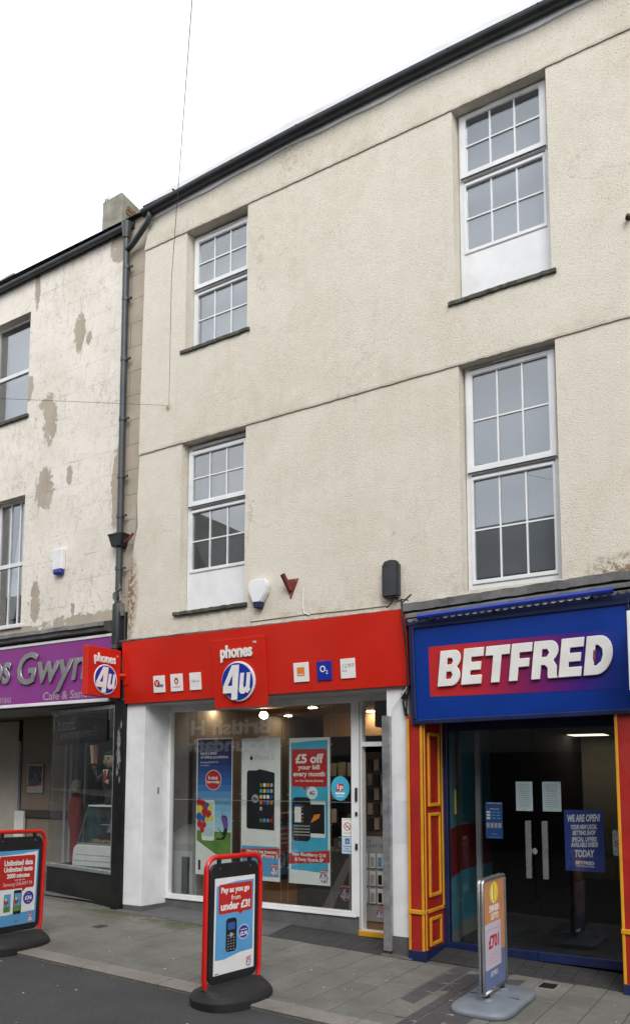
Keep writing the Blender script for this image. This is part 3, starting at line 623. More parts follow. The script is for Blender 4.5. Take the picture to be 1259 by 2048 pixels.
# ---- blue shop: panelled pillars, glazed doors
def pillar(x0, x1, lab):
    t = MB().box(x0, x1, -.045, .44, .085 + gz(x0), 2.36).build('door_pillar', REDPNT, CB); t['label'] = lab
    F = XZ(-.045); S = frame((x1, 0, 0), (0, 1, 0), (0, 0, 1)); b0 = .085 + gz(x0)
    fm = MB()
    for a, b_, c, d in ((x0, b0, x0 + .025, 2.33), (x1 - .028, b0, x1, 2.33), (x0 - .006, .43, x1 + .006, .472)): fm.rects(F, .0005, .014 if c - a < .1 else .02, (a, b_, c, d))
    fm.build('pillar_moulding', YELLOW, t, bevel=.004)
    sm = MB()
    for (a, b_, c, d) in ((-.038, b0, -.012, 2.33), (.40, .44, .438, 2.33), (-.044, .43, .438, .468)): sm.rects(S, .0005, .014, (a, b_, c, d))
    for (c, d) in ((1.46, 2.20), (.58, 1.40), (.11, .385)):
        sm.prism([(.05, c), (.345, c), (.345, d), (.05, d)], .0005, .022, S, [[(.085, c + .035), (.31, c + .035), (.31, d - .035), (.085, d - .035)]])
    sm.build('panel_moulding', YELLOW, t, bevel=.006)
    for (c, d) in ((1.50, 2.16), (.62, 1.36), (.15, .345)): MB().rects(S, .0005, .008, (.12, c + .03, .275, d - .03)).build('raised_panel', REDPNT, t, bevel=.004)
    MB().box(x0 - .008, x1 + .008, -.056, .44, -.3, .085 + gz(x0)).build('pillar_plinth', NAVY, t, bevel=.004)
pillar(.012, .178, 'red and yellow panelled pillar left of the dark glass doors')
pillar(1.985, 2.16, 'red and yellow panelled pillar at right picture edge')
F = XZ(.45)
df = MB().rects(F, -.06, .02, (.178, -.02, .235, 2.33), (1.93, -.02, 1.985, 2.33), (.235, 2.27, 1.93, 2.33)).build('door_frame', NAVY, CB, bevel=.004)
MB().box(.178, 1.985, .012, .44, 2.335, 2.37).build('door_soffit', DARKIN, CB)
for a, b_, hx in ((.237, 1.118, 1.075), (1.124, 1.928, 1.235)):
    d = MB().rects(F, -.035, .01, (a, .012, b_, .098)).build('glass_door', NAVY, CB, bevel=.004); MB().rects(F, -.035, .01, (a, 2.225, b_, 2.268)).build('top_rail', NAVY, d, bevel=.004); d['label'] = 'tall glass door leaf with navy bottom rail, %s of the pair' % ('left' if a < 1 else 'right')
    MB().rects(F, -.017, -.008, (a, .097, b_, 2.226)).build('pane', DOORGL, d)
    MB().prism(rrect(hx - .03, .785, hx + .024, 1.335, .01), .03, .062, F).build('handle', ALU, d, bevel=.004)
    MB().rects(F, -.008, .03, (hx - .01, .84, hx + .01, .86), (hx - .01, 1.27, hx + .01, 1.29)).build('handle_fixing', ALU, d)
# room behind the blue shop
MB().box(-.6, 4.4, .52, 8, -.05, .0).build('shop_floor', CARPET, CB)
MB().box(.015, 4.4, .47, 8, 2.48, 2.53).build('shop_ceiling', DARKIN, CB)
MB().box(-.6, 4.4, 7.9, 8, 0, 2.6).build('shop_back_wall', DARKIN, CB)
m = [(.235, .5), (.06, 1.25), (.06, 2.3)]; MB().box(.03, .05, 2.3, 7.9, 0, 2.6).build('shop_side_wall', DARKIN, CB)  # deeper side wall coloured dark, standing in for the darkness of the shop
for nm, z0_, z1_, mt in (('dado', 0, .16, GREYIN), ('lower_wall', .16, .72, TEALP), ('red_wall_band', .72, 1.22, REDWALL), ('upper_wall', 1.22, 2.6, TEALP)):
    q = MB()
    for (xa, ya), (xb, yb) in zip(m, m[1:]): q.quad((xa, ya, z0_), (xb, yb, z0_), (xb, yb, z1_), (xa, ya, z1_))
    q.build(nm, mt, CB)
MB().box(2.2, 2.3, .52, 7.9, 0, 2.6).build('shop_side_wall', DARKIN, CB)
MB().box(.42, .47, .75, .8, 0, 2.6).build('inner_post', GREYIN, CB)

# ================================================================ CAFE BUILDING (left)
YB = .08
KB = thing('cafe_building', 'off-white building with peeling paint and a purple shop sign, left', 'building', (-5.5, YB, 0))
OPA = (-6.95, -6.08, 7.06, 8.66); OPB = (-6.75, -6.055, 3.93, 5.84)
m = MB(); XR, XL = -3.56, -13.0
zs = sorted({3.0, 9.32, OPA[2], OPA[3], OPB[2], OPB[3]}); xs = sorted({XL, XR, -6.95, -6.75, -6.08, -6.055})
for a, b_ in zip(xs, xs[1:]):
    for c, d in zip(zs, zs[1:]):
        if any(o[0] <= a and b_ <= o[1] and o[2] <= c and d <= o[3] for o in (OPA, OPB)): continue
        m.quad((a, YB, c), (b_, YB, c), (b_, YB, d), (a, YB, d))
for a, b_, c, d in (OPA, OPB):
    m.quad((a, YB, c), (a, YB, d), (a, .24, d), (a, .24, c)); m.quad((b_, YB, c), (b_, .24, c), (b_, .24, d), (b_, YB, d)); m.quad((a, YB, d), (b_, YB, d), (b_, .24, d), (a, .24, d)); m.quad((a, YB, c), (a, .24, c), (b_, .24, c), (b_, YB, c))
m.build('wall', PEEL, KB)
MB().box(XL, XR, .42, .44, 3.3, 9.3).build('backing_wall', DARKIN, KB)
F = XZ(.215)
for (x0, x1, z0, z1), cols, lab in ((OPA, 1, 'sash window cut by the left picture edge, upper floor of the peeling wall'), (OPB, 3, 'white sash window with net curtain above the purple sign')):
    zm = (z0 + z1) / 2 - .02; A = []
    o = MB().prism([(x0, z0), (x1, z0), (x1, z1), (x0, z1)], -.02, .025, F, [[(x0 + .03, z0 + .05), (x1 - .03, z0 + .05), (x1 - .03, z1 - .04), (x0 + .03, z1 - .04)]]).build('window', WHITEP if cols == 3 else GREYSOF, KB, bevel=.004); o['label'] = lab
    MB().rects(F, -.018, .02, (x0 + .03, zm - .03, x1 - .03, zm + .03)).build('meeting_rail', WHITEP, o, bevel=.004)
    for k in range(cols):
        w = (x1 - x0 - .06) / cols; xa = x0 + .03 + k * w
        for a, b_ in ((z0 + .05, zm - .03), (zm + .03, z1 - .04)): MB().rects(F, -.008, -.002, (xa, a, xa + w, b_)).build('pane', GLASS, o)
        if k: MB().rects(F, -.012, .012, (xa - .011, z0 + .05, xa + .011, zm - .03), (xa - .011, zm + .03, xa + .011, z1 - .04)).build('glazing_bar', WHITEP, o)
    MB().box(x0 - .04, x1 + .04, YB - .04, .2, z0 - .05, z0 - .001).build('sill', WHITEP if cols == 3 else SILLSTONE, o, bevel=.004)
    MB().add([(x0, .40, z0), (x1, .40, z0), (x1, .40, z1), (x0, .40, z1)], [(0, 1, 2, 3)]).build('room_behind', GREYIN if cols == 1 else DARKIN, o)
    if cols == 3:
        for sgn, xa in ((1, x0 + .33), (-1, x1 - .02)):
            vs = []; fs = []; n = 14
            for i in range(n + 1):
                q = i / n; dx = sgn * q * .30
                for j in range(9):
                    h = j / 8; vs.append((xa - sgn * .0 + dx * (1 - .75 * h if sgn < 0 else 1 - .5 * h) - (.0 if sgn < 0 else .3 * h), .33 + .012 * math.sin(q * 26), z1 - .05 - h * (z1 - z0 - .1)))
            for i in range(n):
                for j in range(8): p = i * 9 + j; fs.append((p, p + 1, p + 10, p + 9))
            MB().add(vs, fs).build('net_curtain', LETTER, o, smooth=True)
# gutter, roof, chimney
m = MB(); n = 30; ring = []
for i in range(n + 1):
    x = XL + (-4.02 - XL) * i / n; z = 9.215 + (.012 * (x + 4) if x > -9 else -.06); ring.append([(x, .01 + p * .7, z + q * .7) for p, q in prof] + [(x, .053, z + .02), (x, -.034, z + .010)])
vs = [p for r in ring for p in r]; k = 13; fs = []
for i in range(n):
    for j in range(10): fs.append((i * k + j, i * k + j + 1, (i + 1) * k + j + 1, (i + 1) * k + j))
    fs.append((i * k + 10, i * k + 11, (i + 1) * k + 11, (i + 1) * k + 10)); fs.append((i * k + 12, i * k, (i + 1) * k, (i + 1) * k + 12))
fs += [tuple(range(11)), tuple(n * k + j for j in range(11))]
m.add(vs, fs).build('gutter', PIPEM, KB)
MB().box(XL, -4.0, .056, .079, 9.19, 9.3).build('eaves_board', GUT, KB)
rf = MB().add([(XL, .0, 9.31), (-3.7, .0, 9.31), (-3.7, 3.4, 11.3), (XL, 3.4, 11.3), (-3.7, 7, 9.3), (XL, 7, 9.3)], [(0, 1, 2, 3), (3, 2, 4, 5)]).build('roof', SLATE, KB)
def chimney(x0, x1, y0, y1, z0, z1, brick):
    vs = [(x0, y0, z0), (x1, y0, z0), (x1, y1, z0), (x0, y1, z0), (x0 + .015, y0 + .01, z1), (x1 - .01, y0 + .01, z1 + .02), (x1 - .02, y1, z1 - .02), (x0 + .02, y1, z1)]
    c = MB().add(vs, [(0, 1, 5, 4), (1, 2, 6, 5), (2, 3, 7, 6), (3, 0, 4, 7), (4, 5, 6, 7)]).build('chimney', STONE, rf, bevel=.02)
    if brick:
        for r in range(4):
            for q in range(3):
                if r + q < 5: MB().box(x1 - .006, x1 + .004, y0 + .10 + q * .12 + (r % 2) * .03, y0 + .205 + q * .12 + (r % 2) * .03, z1 - .46 + r * .08, z1 - .39 + r * .08).build('chimney_brick', BRICKM, rf, bevel=.005)
        fm = MB()
        for k in range(60):
            x, y = x0 + .12 + random.gauss(0, .05), y0 + .06 + random.gauss(0, .03); a = random.uniform(0, 6.3); h = random.uniform(.03, .10)
            fm.add([(x, y, z1), (x + .012 * math.cos(a), y + .012 * math.sin(a), z1), (x + .05 * math.cos(a), y + .05 * math.sin(a), z1 + h)], [(0, 1, 2)])
        fm.build('weed_tuft', mat('weed', (.05, .08, .025), .8, .2, 9), rf)
chimney(-5.88, -5.42, 1.2, 1.74, 9.6, 11.06, True)
chimney(-10.3, -9.75, 2.5, 3.0, 10.3, 11.95, False)
MB().box(XL, XR, 6.9, 7, -.4, 9.3).box(XL - .1, XL, YB, 7, -.4, 9.3).build('rear_wall', PEEL, KB)
# downpipe with hopper, swan neck from the neighbour's gutter
dp = MB().tube([(-4.075, .005, 9.12), (-4.075, .005, 8.95), (-4.075, .012, 6.5), (-4.07, .012, 4.26), (-4.07, .01, 4.18), (-4.05, -.05, 4.09), (-4.0, -.095, 4.03), (-3.99, -.105, 3.94), (-3.99, -.105, 2.72)], .044, 12).build('downpipe', PIPEM, KB, smooth=True)
MB().tube([(-3.545, -.118, 9.12), (-3.555, -.115, 9.06), (-3.60, -.10, 9.01), (-3.93, -.01, 8.90), (-4.06, .0, 8.84)], .038, 12).build('swan_neck', PIPEM, dp, smooth=True)
MB().tube([(-4.075, .0, 9.24), (-4.075, .0, 9.02)], [.075, .05], 12).build('gutter_outlet', PIPEM, dp)
for z in (8.60, 8.15, 7.3, 6.47, 5.68, 5.15, 4.45, 3.4): MB().tube([(-4.072 if z > 4 else -3.99, (.012 if z > 4 else -.105), z - .025), (-4.072 if z > 4 else -3.99, (.012 if z > 4 else -.105), z + .025)], .052, 12).box(-4.03 if z > 4 else -4.0, -3.965 if z > 4 else -3.98, .005 if z > 4 else -.1, .03 if z > 4 else -.03, z - .012, z + .012).build('pipe_bracket', PIPEM, dp)
hp = MB(); hp.add([(-4.20, -.075, 4.89), (-3.955, -.075, 4.89), (-3.955, .075, 4.89), (-4.20, .075, 4.89), (-4.155, -.055, 4.735), (-4.0, -.055, 4.735), (-4.0, .07, 4.735), (-4.155, .07, 4.735)], [(0, 1, 2, 3), (7, 6, 5, 4), (0, 4, 5, 1), (1, 5, 6, 2), (2, 6, 7, 3), (3, 7, 4, 0)])
hp.box(-4.205, -3.95, -.08, .076, 4.88, 4.905).build('hopper', GUT, dp, bevel=.006)
MB().tube([(-3.80, -.02, 4.87), (-3.87, -.03, 4.80), (-3.94, -.03, 4.77)], .016, 8).build('waste_pipe', RUSTRED, dp)
# corner between buildings: lead-lined end and broken bracket
MB().box(-4.02, -3.90, -.03, .07, 3.40, 3.86).build('corner_flashing', GUT, KB, bevel=.01)
MB().tube([(-3.97, -.04, 3.86), (-3.95, -.06, 3.95), (-3.99, -.05, 4.0)], [.05, .045, .03], 8).tube([(-3.93, -.05, 3.80), (-3.93, -.06, 3.93)], .03, 8).build('broken_spout', LEAD, KB)
# cornice above the sign
m = MB(); n = 60; vs = []; fs = []
for i in range(n + 1):
    x = XL + (-4.2 - XL) * i / n; j = random.uniform(-.004, .004)
    vs += [(x, YB, 3.80), (x, -.10, 3.755 + j), (x, -.115, 3.70 + j), (x, -.085, 3.69), (x, -.075, 3.645 + j), (x, YB, 3.63)]
for i in range(n):
    for r in range(5): p = i * 6 + r; fs.append((p, p + 6, p + 7, p + 1))
fs.append(tuple(range(6))); fs.append(tuple(n * 6 + r for r in (5, 4, 3, 2, 1, 0)))
m.add(vs, fs).build('cornice', LEAD, KB)
# shopfront: black pilaster, splayed window, recessed lobby
MB().box(-4.055, -3.862, -.02, .36, -.2, 2.72).build('pilaster', BLKPAINT, KB, bevel=.005)
pm = MB()
for cx_, cz_, rx_, rz_ in ((-3.965, 2.22, .030, .17), (-3.955, 1.98, .035, .13), (-3.985, 1.83, .022, .07), (-3.93, 2.42, .016, .06), (-3.99, 2.05, .012, .05), (-3.94, 1.72, .012, .05)):
    pm.prism([(cx_ + rx_ * q_ * math.cos(R(a_)), cz_ + rz_ * q_ * math.sin(R(a_))) for a_, q_ in ((k * 12, random.uniform(.45, 1.15)) for k in range(30))], 0, .0012, XZ(-.0205))
pm.build('paint_loss', mat('bare_patch', (.20, .20, .19), .85, .3, 30), KB)
A = Vector((-4.055, .03, 0)); B = Vector((-5.62, .325, 0)); ux = (A - B).normalized(); L = (A - B).length
G = frame(B, ux, (0, 0, 1))
st = MB().rects(G, -.06, .0, (0, -.1, L, .535)).build('stall_riser', BLKPAINT, KB)
cs = MB().rects(G, -.05, .035, (-.06, .536, L, .585)).build('window_sill', STEEL, KB, bevel=.006)
cw = MB().rects(G, -.045, .012, (L - .06, .586, L, 2.68), (-.005, 2.63, L - .06, 2.68)).build('shop_window', STEEL, KB, bevel=.003); cw['label'] = 'cafe shop window with display case behind'
MB().rects(G, -.03, -.02, (0, .586, L - .058, 2.632)).build('pane', SHOPGL, cw)
Gr = frame(B + Vector((0, 0, 0)), (0, 1, 0), (0, 0, 1))
MB().rects(frame((-5.62, .33, 0), (0, 1, 0), (0, 0, 1)), -.01, -.002, (0, .586, 1.27, 2.632)).build('pane', SHOPGL, cw)
MB().box(-5.63, -5.60, .33, 1.6, -.1, .55).build('return_riser', BLKPAINT, KB)
MB().box(XL, -3.9, .09, 1.0, 2.70, 2.76).build('lobby_soffit', GREYIN, KB)
MB().box(XL, -3.9, 1.0, 6, 2.72, 2.78).build('cafe_ceiling', BROWN, KB)
MB().add([(XL, .1, .30), (-3.9, .1, .17), (-3.9, 6, .17), (XL, 6, .30)], [(0, 1, 2, 3)]).build('cafe_floor', CEMENT, KB)
MB().box(-3.9, -3.87, .36, 6, .0, 2.74).build('cafe_side_wall', BROWN, KB)
MB().box(XL, -3.9, 4.6, 4.7, .1, 2.74).build('cafe_back_wall', BROWN, KB)
MB().rects(XZ(1.62), -.05, 0, (-7.84, .2, -6.5, 2.72)).build('lobby_wall', mat('lobby_brown', (.26, .21, .165), .5, .1, 3), KB)
for a, b_, c in ((-7.93, -7.86, 2.36), (-6.75, -6.70, 2.3), (-6.62, -6.58, 2.3), (-6.3, -6.26, 2.3)): MB().rects(XZ(1.60), -.02, .03, (a, .2, b_, c)).build('lobby_frame', GREYP, KB)
MB().rects(XZ(1.58), -.01, .03, (-7.9, .75, -7.67, 1.20)).build('letter_box', LETTER, KB)
MB().rects(XZ(1.59), -.01, .012, (-7.8, 1.10, -6.3, 1.22)).build('push_bar', mat('lobby_bar', (.07, .062, .055), .4), KB)
MB().rects(XZ(1.61), -.01, 0, (-9.6, .2, -7.94, 2.7)).build('side_panel', mat('pale_panel', (.50, .46, .39), .5, .09, 1.5), KB)  # flat pale panel at the far left, slightly mottled at random
MB().box(XL, -11.2, .08, .5, -.2, 2.74).build('pilaster', BLKPAINT, KB)

# ================================================================ SIGNS
# --- red fascia sign
S1 = thing('fascia_sign', 'long red shop fascia sign with six small network logos', 'sign', (-1.9, -.08, 2.67))
F1 = frame((0, -.05, 2.669), (1, 0, 0), (0, -.075, .77))
MB().rects(F1, -.045, 0, (-3.85, 0, -3.0, .775), (-2.998, 0, .045, .775)).build('panel', RED, S1, bevel=.002)
MB().rects(F1, -.2, -.047, (-3.84, .02, .035, .74)).build('sign_box', RED, S1)
C = MB().rects(F1, .002, .028, (-2.405, -.125, -1.665, .66)).build('logo_panel', RED, S1, bevel=.002)
text(C, F1, 'phones', (-2.275, .398, -1.83, .592), LETTER, .03, .035, .016)
text(C, F1, 'TM', (-1.825, .585, -1.775, .61), LETTER, .03, .01, .002)
logo4u(C, F1, -2.035, .170, .228, .03, .024)
for i, (u0, u1, v0, v1) in enumerate(((-3.345, -3.165, .11, .315), (-3.07, -2.885, .11, .318), (-2.775, -2.605, .11, .315), (-1.31, -1.12, .112, .322), (-1.015, -.835, .112, .318), (-.725, -.553, .115, .322))):
    pl = MB().rects(F1, .0, .014, (u0, v0, u1, v1)).build('network_plate', LOGOB if i == 4 else PAPER, S1, bevel=.002)
    w = .0145; cu, cv = (u0 + u1) / 2, (v0 + v1) / 2
    if i == 0:
        MB().prism(ell(cu - .03, cv + .01, .045, .045, 18), w, w + .001, F1).build('logo_mark', REDP, pl); text(pl, F1, 'V', (cu - .055, cv - .02, cu - .01, cv + .035), PAPER, w + .0012, .01)
        MB().prism(rrect(cu - .015, cv - .035, cu + .07, cv - .005, .014), w + .001, w + .002, F1).build('logo_bar', INK, pl); text(pl, F1, 'mobile', (cu - .003, cv - .028, cu + .06, cv - .012), PAPER, w + .0024, .0)
    if i == 1:
        MB().prism(ell(cu, cv + .02, .031, .040, 18), w, w + .001, F1).build('logo_mark', REDP, pl); MB().prism(ell(cu, cv + .015, .014, .019, 12), w + .001, w + .002, F1).build('logo_drop', PAPER, pl); text(pl, F1, 'vodafone', (cu - .06, cv - .06, cu + .06, cv - .04), REDP, w, .0)
    if i == 2: text(pl, F1, 'T-Mobile', (cu - .07, cv - .012, cu + .07, cv + .018), GREYP, w, .01)
    if i == 3:
        MB().rects(F1, w, w + .001, (cu - .05, cv - .04, cu + .045, cv + .055)).build('logo_mark', ORANGEP, pl); text(pl, F1, 'orange', (cu - .04, cv - .035, cu + .035, cv - .016), PAPER, w + .0014, .02)
    if i == 4: text(pl, F1, 'O', (cu - .05, cv - .015, cu + .018, cv + .055), PAPER, w, .02); text(pl, F1, '2', (cu + .02, cv - .035, cu + .045, cv + .005), PAPER, w, .02)
    if i == 5: text(pl, F1, 'J U M P', (cu - .065, cv - .01, cu + .075, cv + .05), INK, w, -.01); text(pl, F1, 'FROM PHONES 4U', (cu - .065, cv - .03, cu - .01, cv - .02), INK, w)
# --- red projecting sign
S2 = thing('projecting_sign', 'red square sign projecting from the wall above the cafe corner', 'sign', (-3.91, -.1, 2.74))
MB().box(-3.955, -3.865, -.66, -.115, 2.735, 3.335).build('sign_box', RED, S2, bevel=.004)
MB().tube([(-3.88, -.12, 3.02), (-3.80, -.085, 3.02)], .026, 10).build('bracket_arm', RED, S2)
MB().rects(F1, .0, .012, (-3.845, .24, -3.765, .45)).build('bracket_plate', RED, S2)
P2 = frame((-3.865, 0, 0), (0, 1, 0), (0, 0, 1))
text(S2, P2, 'phones', (-.565, 3.115, -.215, 3.262), LETTER, .001, .035, .012)
text(S2, P2, 'TM', (-.20, 3.245, -.17, 3.262), LETTER, .001, .0, .002)
logo4u(S2, P2, -.375, 2.945, .185, .001, .014)
# --- purple sign
S3 = thing('fascia_sign', 'purple cafe fascia sign with silver raised lettering', 'sign', (-6, -.0, 2.7))
MB().rects(XZ(-.02), -.03, 0, (XL, 2.765, -4.07, 3.56)).build('panel', PURPLE, S3)
MB().rects(XZ(-.02), -.03, .012, (XL, 2.72, -4.16, 2.764), (XL, 3.561, -4.05, 3.60), (-4.069, 2.765, -4.045, 3.56)).build('edge_trim', WHITEP, S3, bevel=.004)
MB().box(XL, -4.05, .012, .1, 2.72, 3.64).build('sign_box', DARKIN, S3)
FP = XZ(-.02)
text(S3, FP, 'os', (-6.48, 3.06, -6.07, 3.375), SILVER, .001, .02, .03, .18)
text(S3, FP, 'Gwyn', (-5.92, 2.89, -4.56, 3.475), SILVER, .001, .012, .03, .18)
text(S3, FP, 'nau', (-6.30, 2.795, -6.07, 2.87), GREYLET, .001, .01, .002)
text(S3, FP, 'Café & Sandwich', (-5.405, 2.79, -4.22, 2.905), GREYLET, .001, .02, .002)
# --- blue sign
S4 = thing('fascia_sign', 'blue shop fascia sign with large white raised capitals', 'sign', (1.1, -.1, 2.3))
F4 = frame((0, -.07, 2.29), (1, 0, .012), (0, -.055, .92))
MB().rects(F4, -.04, .0, (.135, .025, 2.135, .93)).build('panel', BLUE, S4)
MB().rects(F4, -.06, .022, (.085, -.02, 2.16, .024), (.085, .025, .134, .96), (.135, .931, 2.16, .99), (2.136, .025, 2.16, .93)).build('frame_moulding', NAVY, S4, bevel=.006)
MB().rects(F4, -.16, -.061, (.09, 0, 2.155, .98)).build('sign_box', NAVY, S4)
MB().prism([(.285, .245), (2.08, .20), (2.08, .72), (.285, .735)], .001, .002, F4).build('colour_band', GRAD, S4)
def arc(cx, cy, rx, ry, a0, a1, n=8): return ell(cx, cy, rx, ry, n, a0, a1)
GL = {
 'E': (.76, [(0, 0), (.74, 0), (.74, .25), (.3, .25), (.3, .385), (.68, .385), (.68, .615), (.3, .615), (.3, .75), (.74, .75), (.74, 1), (0, 1)], []),
 'T': (.86, [(.28, 0), (.58, 0), (.58, .74), (.86, .74), (.86, 1), (0, 1), (0, .74), (.28, .74)], []),
 'F': (.72, [(0, 0), (.3, 0), (.3, .36), (.66, .36), (.66, .59), (.3, .59), (.3, .75), (.72, .75), (.72, 1), (0, 1)], []),
 'B': (.84, [(0, 0)] + arc(.54, .275, .29, .275, -90, 60) + arc(.53, .745, .27, .255, -50, 90) + [(0, 1)], [[(.29, .20), (.48, .20), (.545, .30), (.48, .40), (.29, .40)], [(.29, .60), (.46, .60), (.52, .69), (.46, .78), (.29, .78)]]),
 'R': (.86, [(0, 0), (.3, 0), (.3, .36), (.42, .36), (.53, .28), (.55, .06), (.58, 0), (.89, 0), (.85, .08), (.83, .32), (.70, .47)] + arc(.54, .72, .30, .28, -40, 90) + [(0, 1)], [[(.29, .575), (.46, .575), (.54, .675), (.46, .775), (.29, .775)]]),
 'D': (.86, [(0, 0)] + arc(.40, .5, .47, .5, -90, 90, 14) + [(0, 1)], [[(.3, .24), (.38, .24), (.52, .34), (.56, .5), (.52, .66), (.38, .76), (.3, .76)]]),
}
u = .375; H = .345; sx = (1.655 - .03) / sum(GL[c][0] + .06 for c in 'BETFRED')
for c in 'BETFRED':
    w, out, holes = GL[c]; T = lambda L: [(u + a * sx + .13 * b_ * H, .335 + b_ * H) for a, b_ in L]
    MB().prism(T(out), .012, .032, F4, [T(h) for h in holes]).build('raised_letter', LETTER, S4, bevel=.004); u += (w + .06) * sx
MB().prism([(1.853, .44), (1.868, .50), (1.86, .56), (1.848, .55), (1.842, .47)], .0325, .033, F4).build('rust_stain', RUSTRED, S4)
# --- white sign at the right edge
S5 = thing('projecting_sign', 'white sign edge at the right picture border beside blue fascia', 'sign', (2.2, -.2, 2.5))
MB().box(2.205, 2.25, -.55, -.115, 2.45, 3.10).build('sign_box', LETTER, S5, bevel=.004)
MB().box(2.19, 2.27, -.12, -.10, 2.5, 3.1).build('mounting_plate', CYANP, S5)
# --- blind roller, scalloped valance, lead apron above the blue sign
AW = thing('awning_roller', 'rolled blue shop blind with scalloped valance over the blue sign', 'awning', (1.1, -.2, 3.35))
MB().tube([(.22, -.215, 3.318), (2.05, -.215, 3.363)], .027, 12).build('roller_tube', mat('blue_tube', (.012, .035, .33), .3, .1, 6, coat=.3), AW, smooth=False)
MB().box(.05, 2.3, -.135, -.0, 3.255, 3.37).build('blind_box', NAVY, AW, bevel=.006)
MB().add([(.06, -.01, 3.47), (2.3, -.01, 3.53), (2.3, -.165, 3.42), (.06, -.165, 3.36), (.06, -.165, 3.33), (2.3, -.165, 3.39)], [(0, 1, 2, 3), (3, 2, 5, 4)]).build('lead_apron', LEAD, AW)
for k in range(30):
    u0 = .10 + k * .0735
    if u0 > 2.25: break
    z = 3.305 + .0225 * u0
    MB().prism([(u0, z)] + [(u0 + .036 + .036 * math.cos(R(a)), z - .034 * math.sin(R(a))) for a in (180, 150, 120, 90, 60, 30, 0)], 0, .003, XZ(-.205)).build('valance_scallop', LETTER if .45 < u0 < 1.8 else LEAD, AW)
for x in (.35, .98, 1.86): MB().box(x - .012, x + .012, -.235, -.13, 3.285 + .027 * x, 3.305 + .027 * x).build('roller_bracket', NAVY, AW)

# ================================================================ WALL FITTINGS
t = thing('alarm_box', 'white shield-shaped alarm box with dark base on cream wall', 'alarm box', (-1.80, 0, 3.66))
F = XZ(0)
MB().prism([(-1.94, 3.95), (-1.91, 3.995), (-1.70, 3.99), (-1.67, 3.92), (-1.69, 3.83), (-1.765, 3.72), (-1.87, 3.72), (-1.935, 3.86)], .002, .085, F).build('cover', WHITE, t, bevel=.014, seg=2)
MB().prism([(-1.875, 3.73), (-1.755, 3.73), (-1.77, 3.665), (-1.86, 3.665)], .002, .078, F).build('lamp_base', NAVY, t, bevel=.008)
t = thing('alarm_box', 'small white alarm box with blue lamp on the peeling wall', 'alarm box', (-5.25, YB, 4.55))
MB().box(-5.345, -5.155, YB - .075, YB - .001, 4.60, 4.89).build('cover', WHITEP, t, bevel=.01); MB().box(-5.33, -5.165, YB - .085, YB - .002, 4.535, 4.60).build('lamp_base', LOGOB, t, bevel=.02)
t = thing('flagpole_bracket', 'red triangular bracket with pole socket on cream wall', 'bracket', (-1.40, 0, 3.8))
MB().prism([(-1.50, 3.955), (-1.30, 3.95), (-1.40, 3.73)], .001, .012, F).build('plate', RUSTRED, t)
MB().tube([(-1.405, -.01, 3.83), (-1.43, -.13, 3.985)], .030, 12, False).tube([(-1.43, -.128, 3.983), (-1.405, -.02, 3.84)], .024, 12, False).build('socket', RUSTRED, t, smooth=True)
for a, b_ in ((-1.475, 3.935), (-1.325, 3.93), (-1.40, 3.765)): MB().prism(ell(a, b_, .008, .008, 8), .012, .016, F).build('screw', STEEL, t)
t = thing('antenna_box', 'dark grey rounded box on cream wall above red sign end', 'antenna', (-.15, 0, 3.6))
MB().prism([(-.238, 3.585), (-.05, 3.585), (-.05, 3.93)] + [(-.144 + .094 * math.cos(R(a)), 3.93 + .05 * math.sin(R(a))) for a in (20, 50, 90, 130, 160)] + [(-.238, 3.93)], .002, .09, F).build('housing', mat('dark_housing', (.035, .038, .042), .45, .15, 6), t, bevel=.022, seg=2)
MB().rects(F, .0905, .092, (-.215, 3.90, -.207, 3.935), (-.195, 3.90, -.187, 3.935), (-.175, 3.90, -.167, 3.935)).build('vent_slot', BLACKM, t)
cb = MB()
cb.tube([(-.13, -.04, 3.585), (-.14, -.05, 3.53), (-.18, -.05, 3.50), (-.20, -.04, 3.49)], .008, 6).tube([(-.10, -.04, 3.585), (-.06, -.06, 3.53), (-.02, -.07, 3.55), (.06, -.08, 3.53)], .007, 6)
cb.tube([(.10, -.10, 3.58), (.02, -.14, 3.50), (.02, -.16, 3.40), (.05, -.17, 3.2), (.06, -.13, 2.9), (.055, -.11, 2.6), (.02, -.06, 2.52), (-.0, -.03, 2.40), (.03, -.03, 2.32), (.05, -.04, 2.25)], .010, 6)
cb.tube([(-.03, -.05, 3.54), (.0, -.13, 3.49), (.035, -.17, 3.36), (.07, -.17, 3.1)], .009, 6).tube([(-.02, -.02, 2.64), (-.03, -.035, 2.50), (.0, -.04, 2.36)], .012, 6)
tag(cb.build('cable_bundle', BLACKM), 'tangle of black cables hanging between the red and blue signs', 'cable')
cj = thing('cable_junction', 'black cable connector and loose white cable on white pilaster', 'cable', (-.03, -.02, 2.5))
MB().box(-.055, -.005, -.05, -.004, 2.535, 2.60).build('connector', BLACKM, cj, bevel=.012); MB().tube([(.03, -.06, 2.66), (-.03, -.055, 2.58), (-.10, -.04, 2.50), (-.16, -.04, 2.42), (-.175, -.05, 2.36)], .006, 6).build('white_cable', LETTER, cj)
tag(MB().tube([(-1.235, -.008, 3.84), (-1.24, -.012, 3.62), (-1.22, -.015, 3.55), (-1.15, -.012, 3.52)], .006, 6).build('wall_cable', LETTER), 'short white cable running down cream wall to red sign', 'cable')
tag(MB().tube([(-1.95, -.006, 3.53), (-1.2, -.006, 3.535), (-.55, -.006, 3.52), (-.2, -.006, 3.52)], .006, 6).build('cable_run', mat('cream_cable', (.45, .40, .32), .7)), 'painted cable clipped along cream wall above red sign', 'cable')
t = thing('steel_channel', 'tall galvanised steel shutter channel standing before white pilaster', 'channel', (-.2, -.02, gz(-.2)))
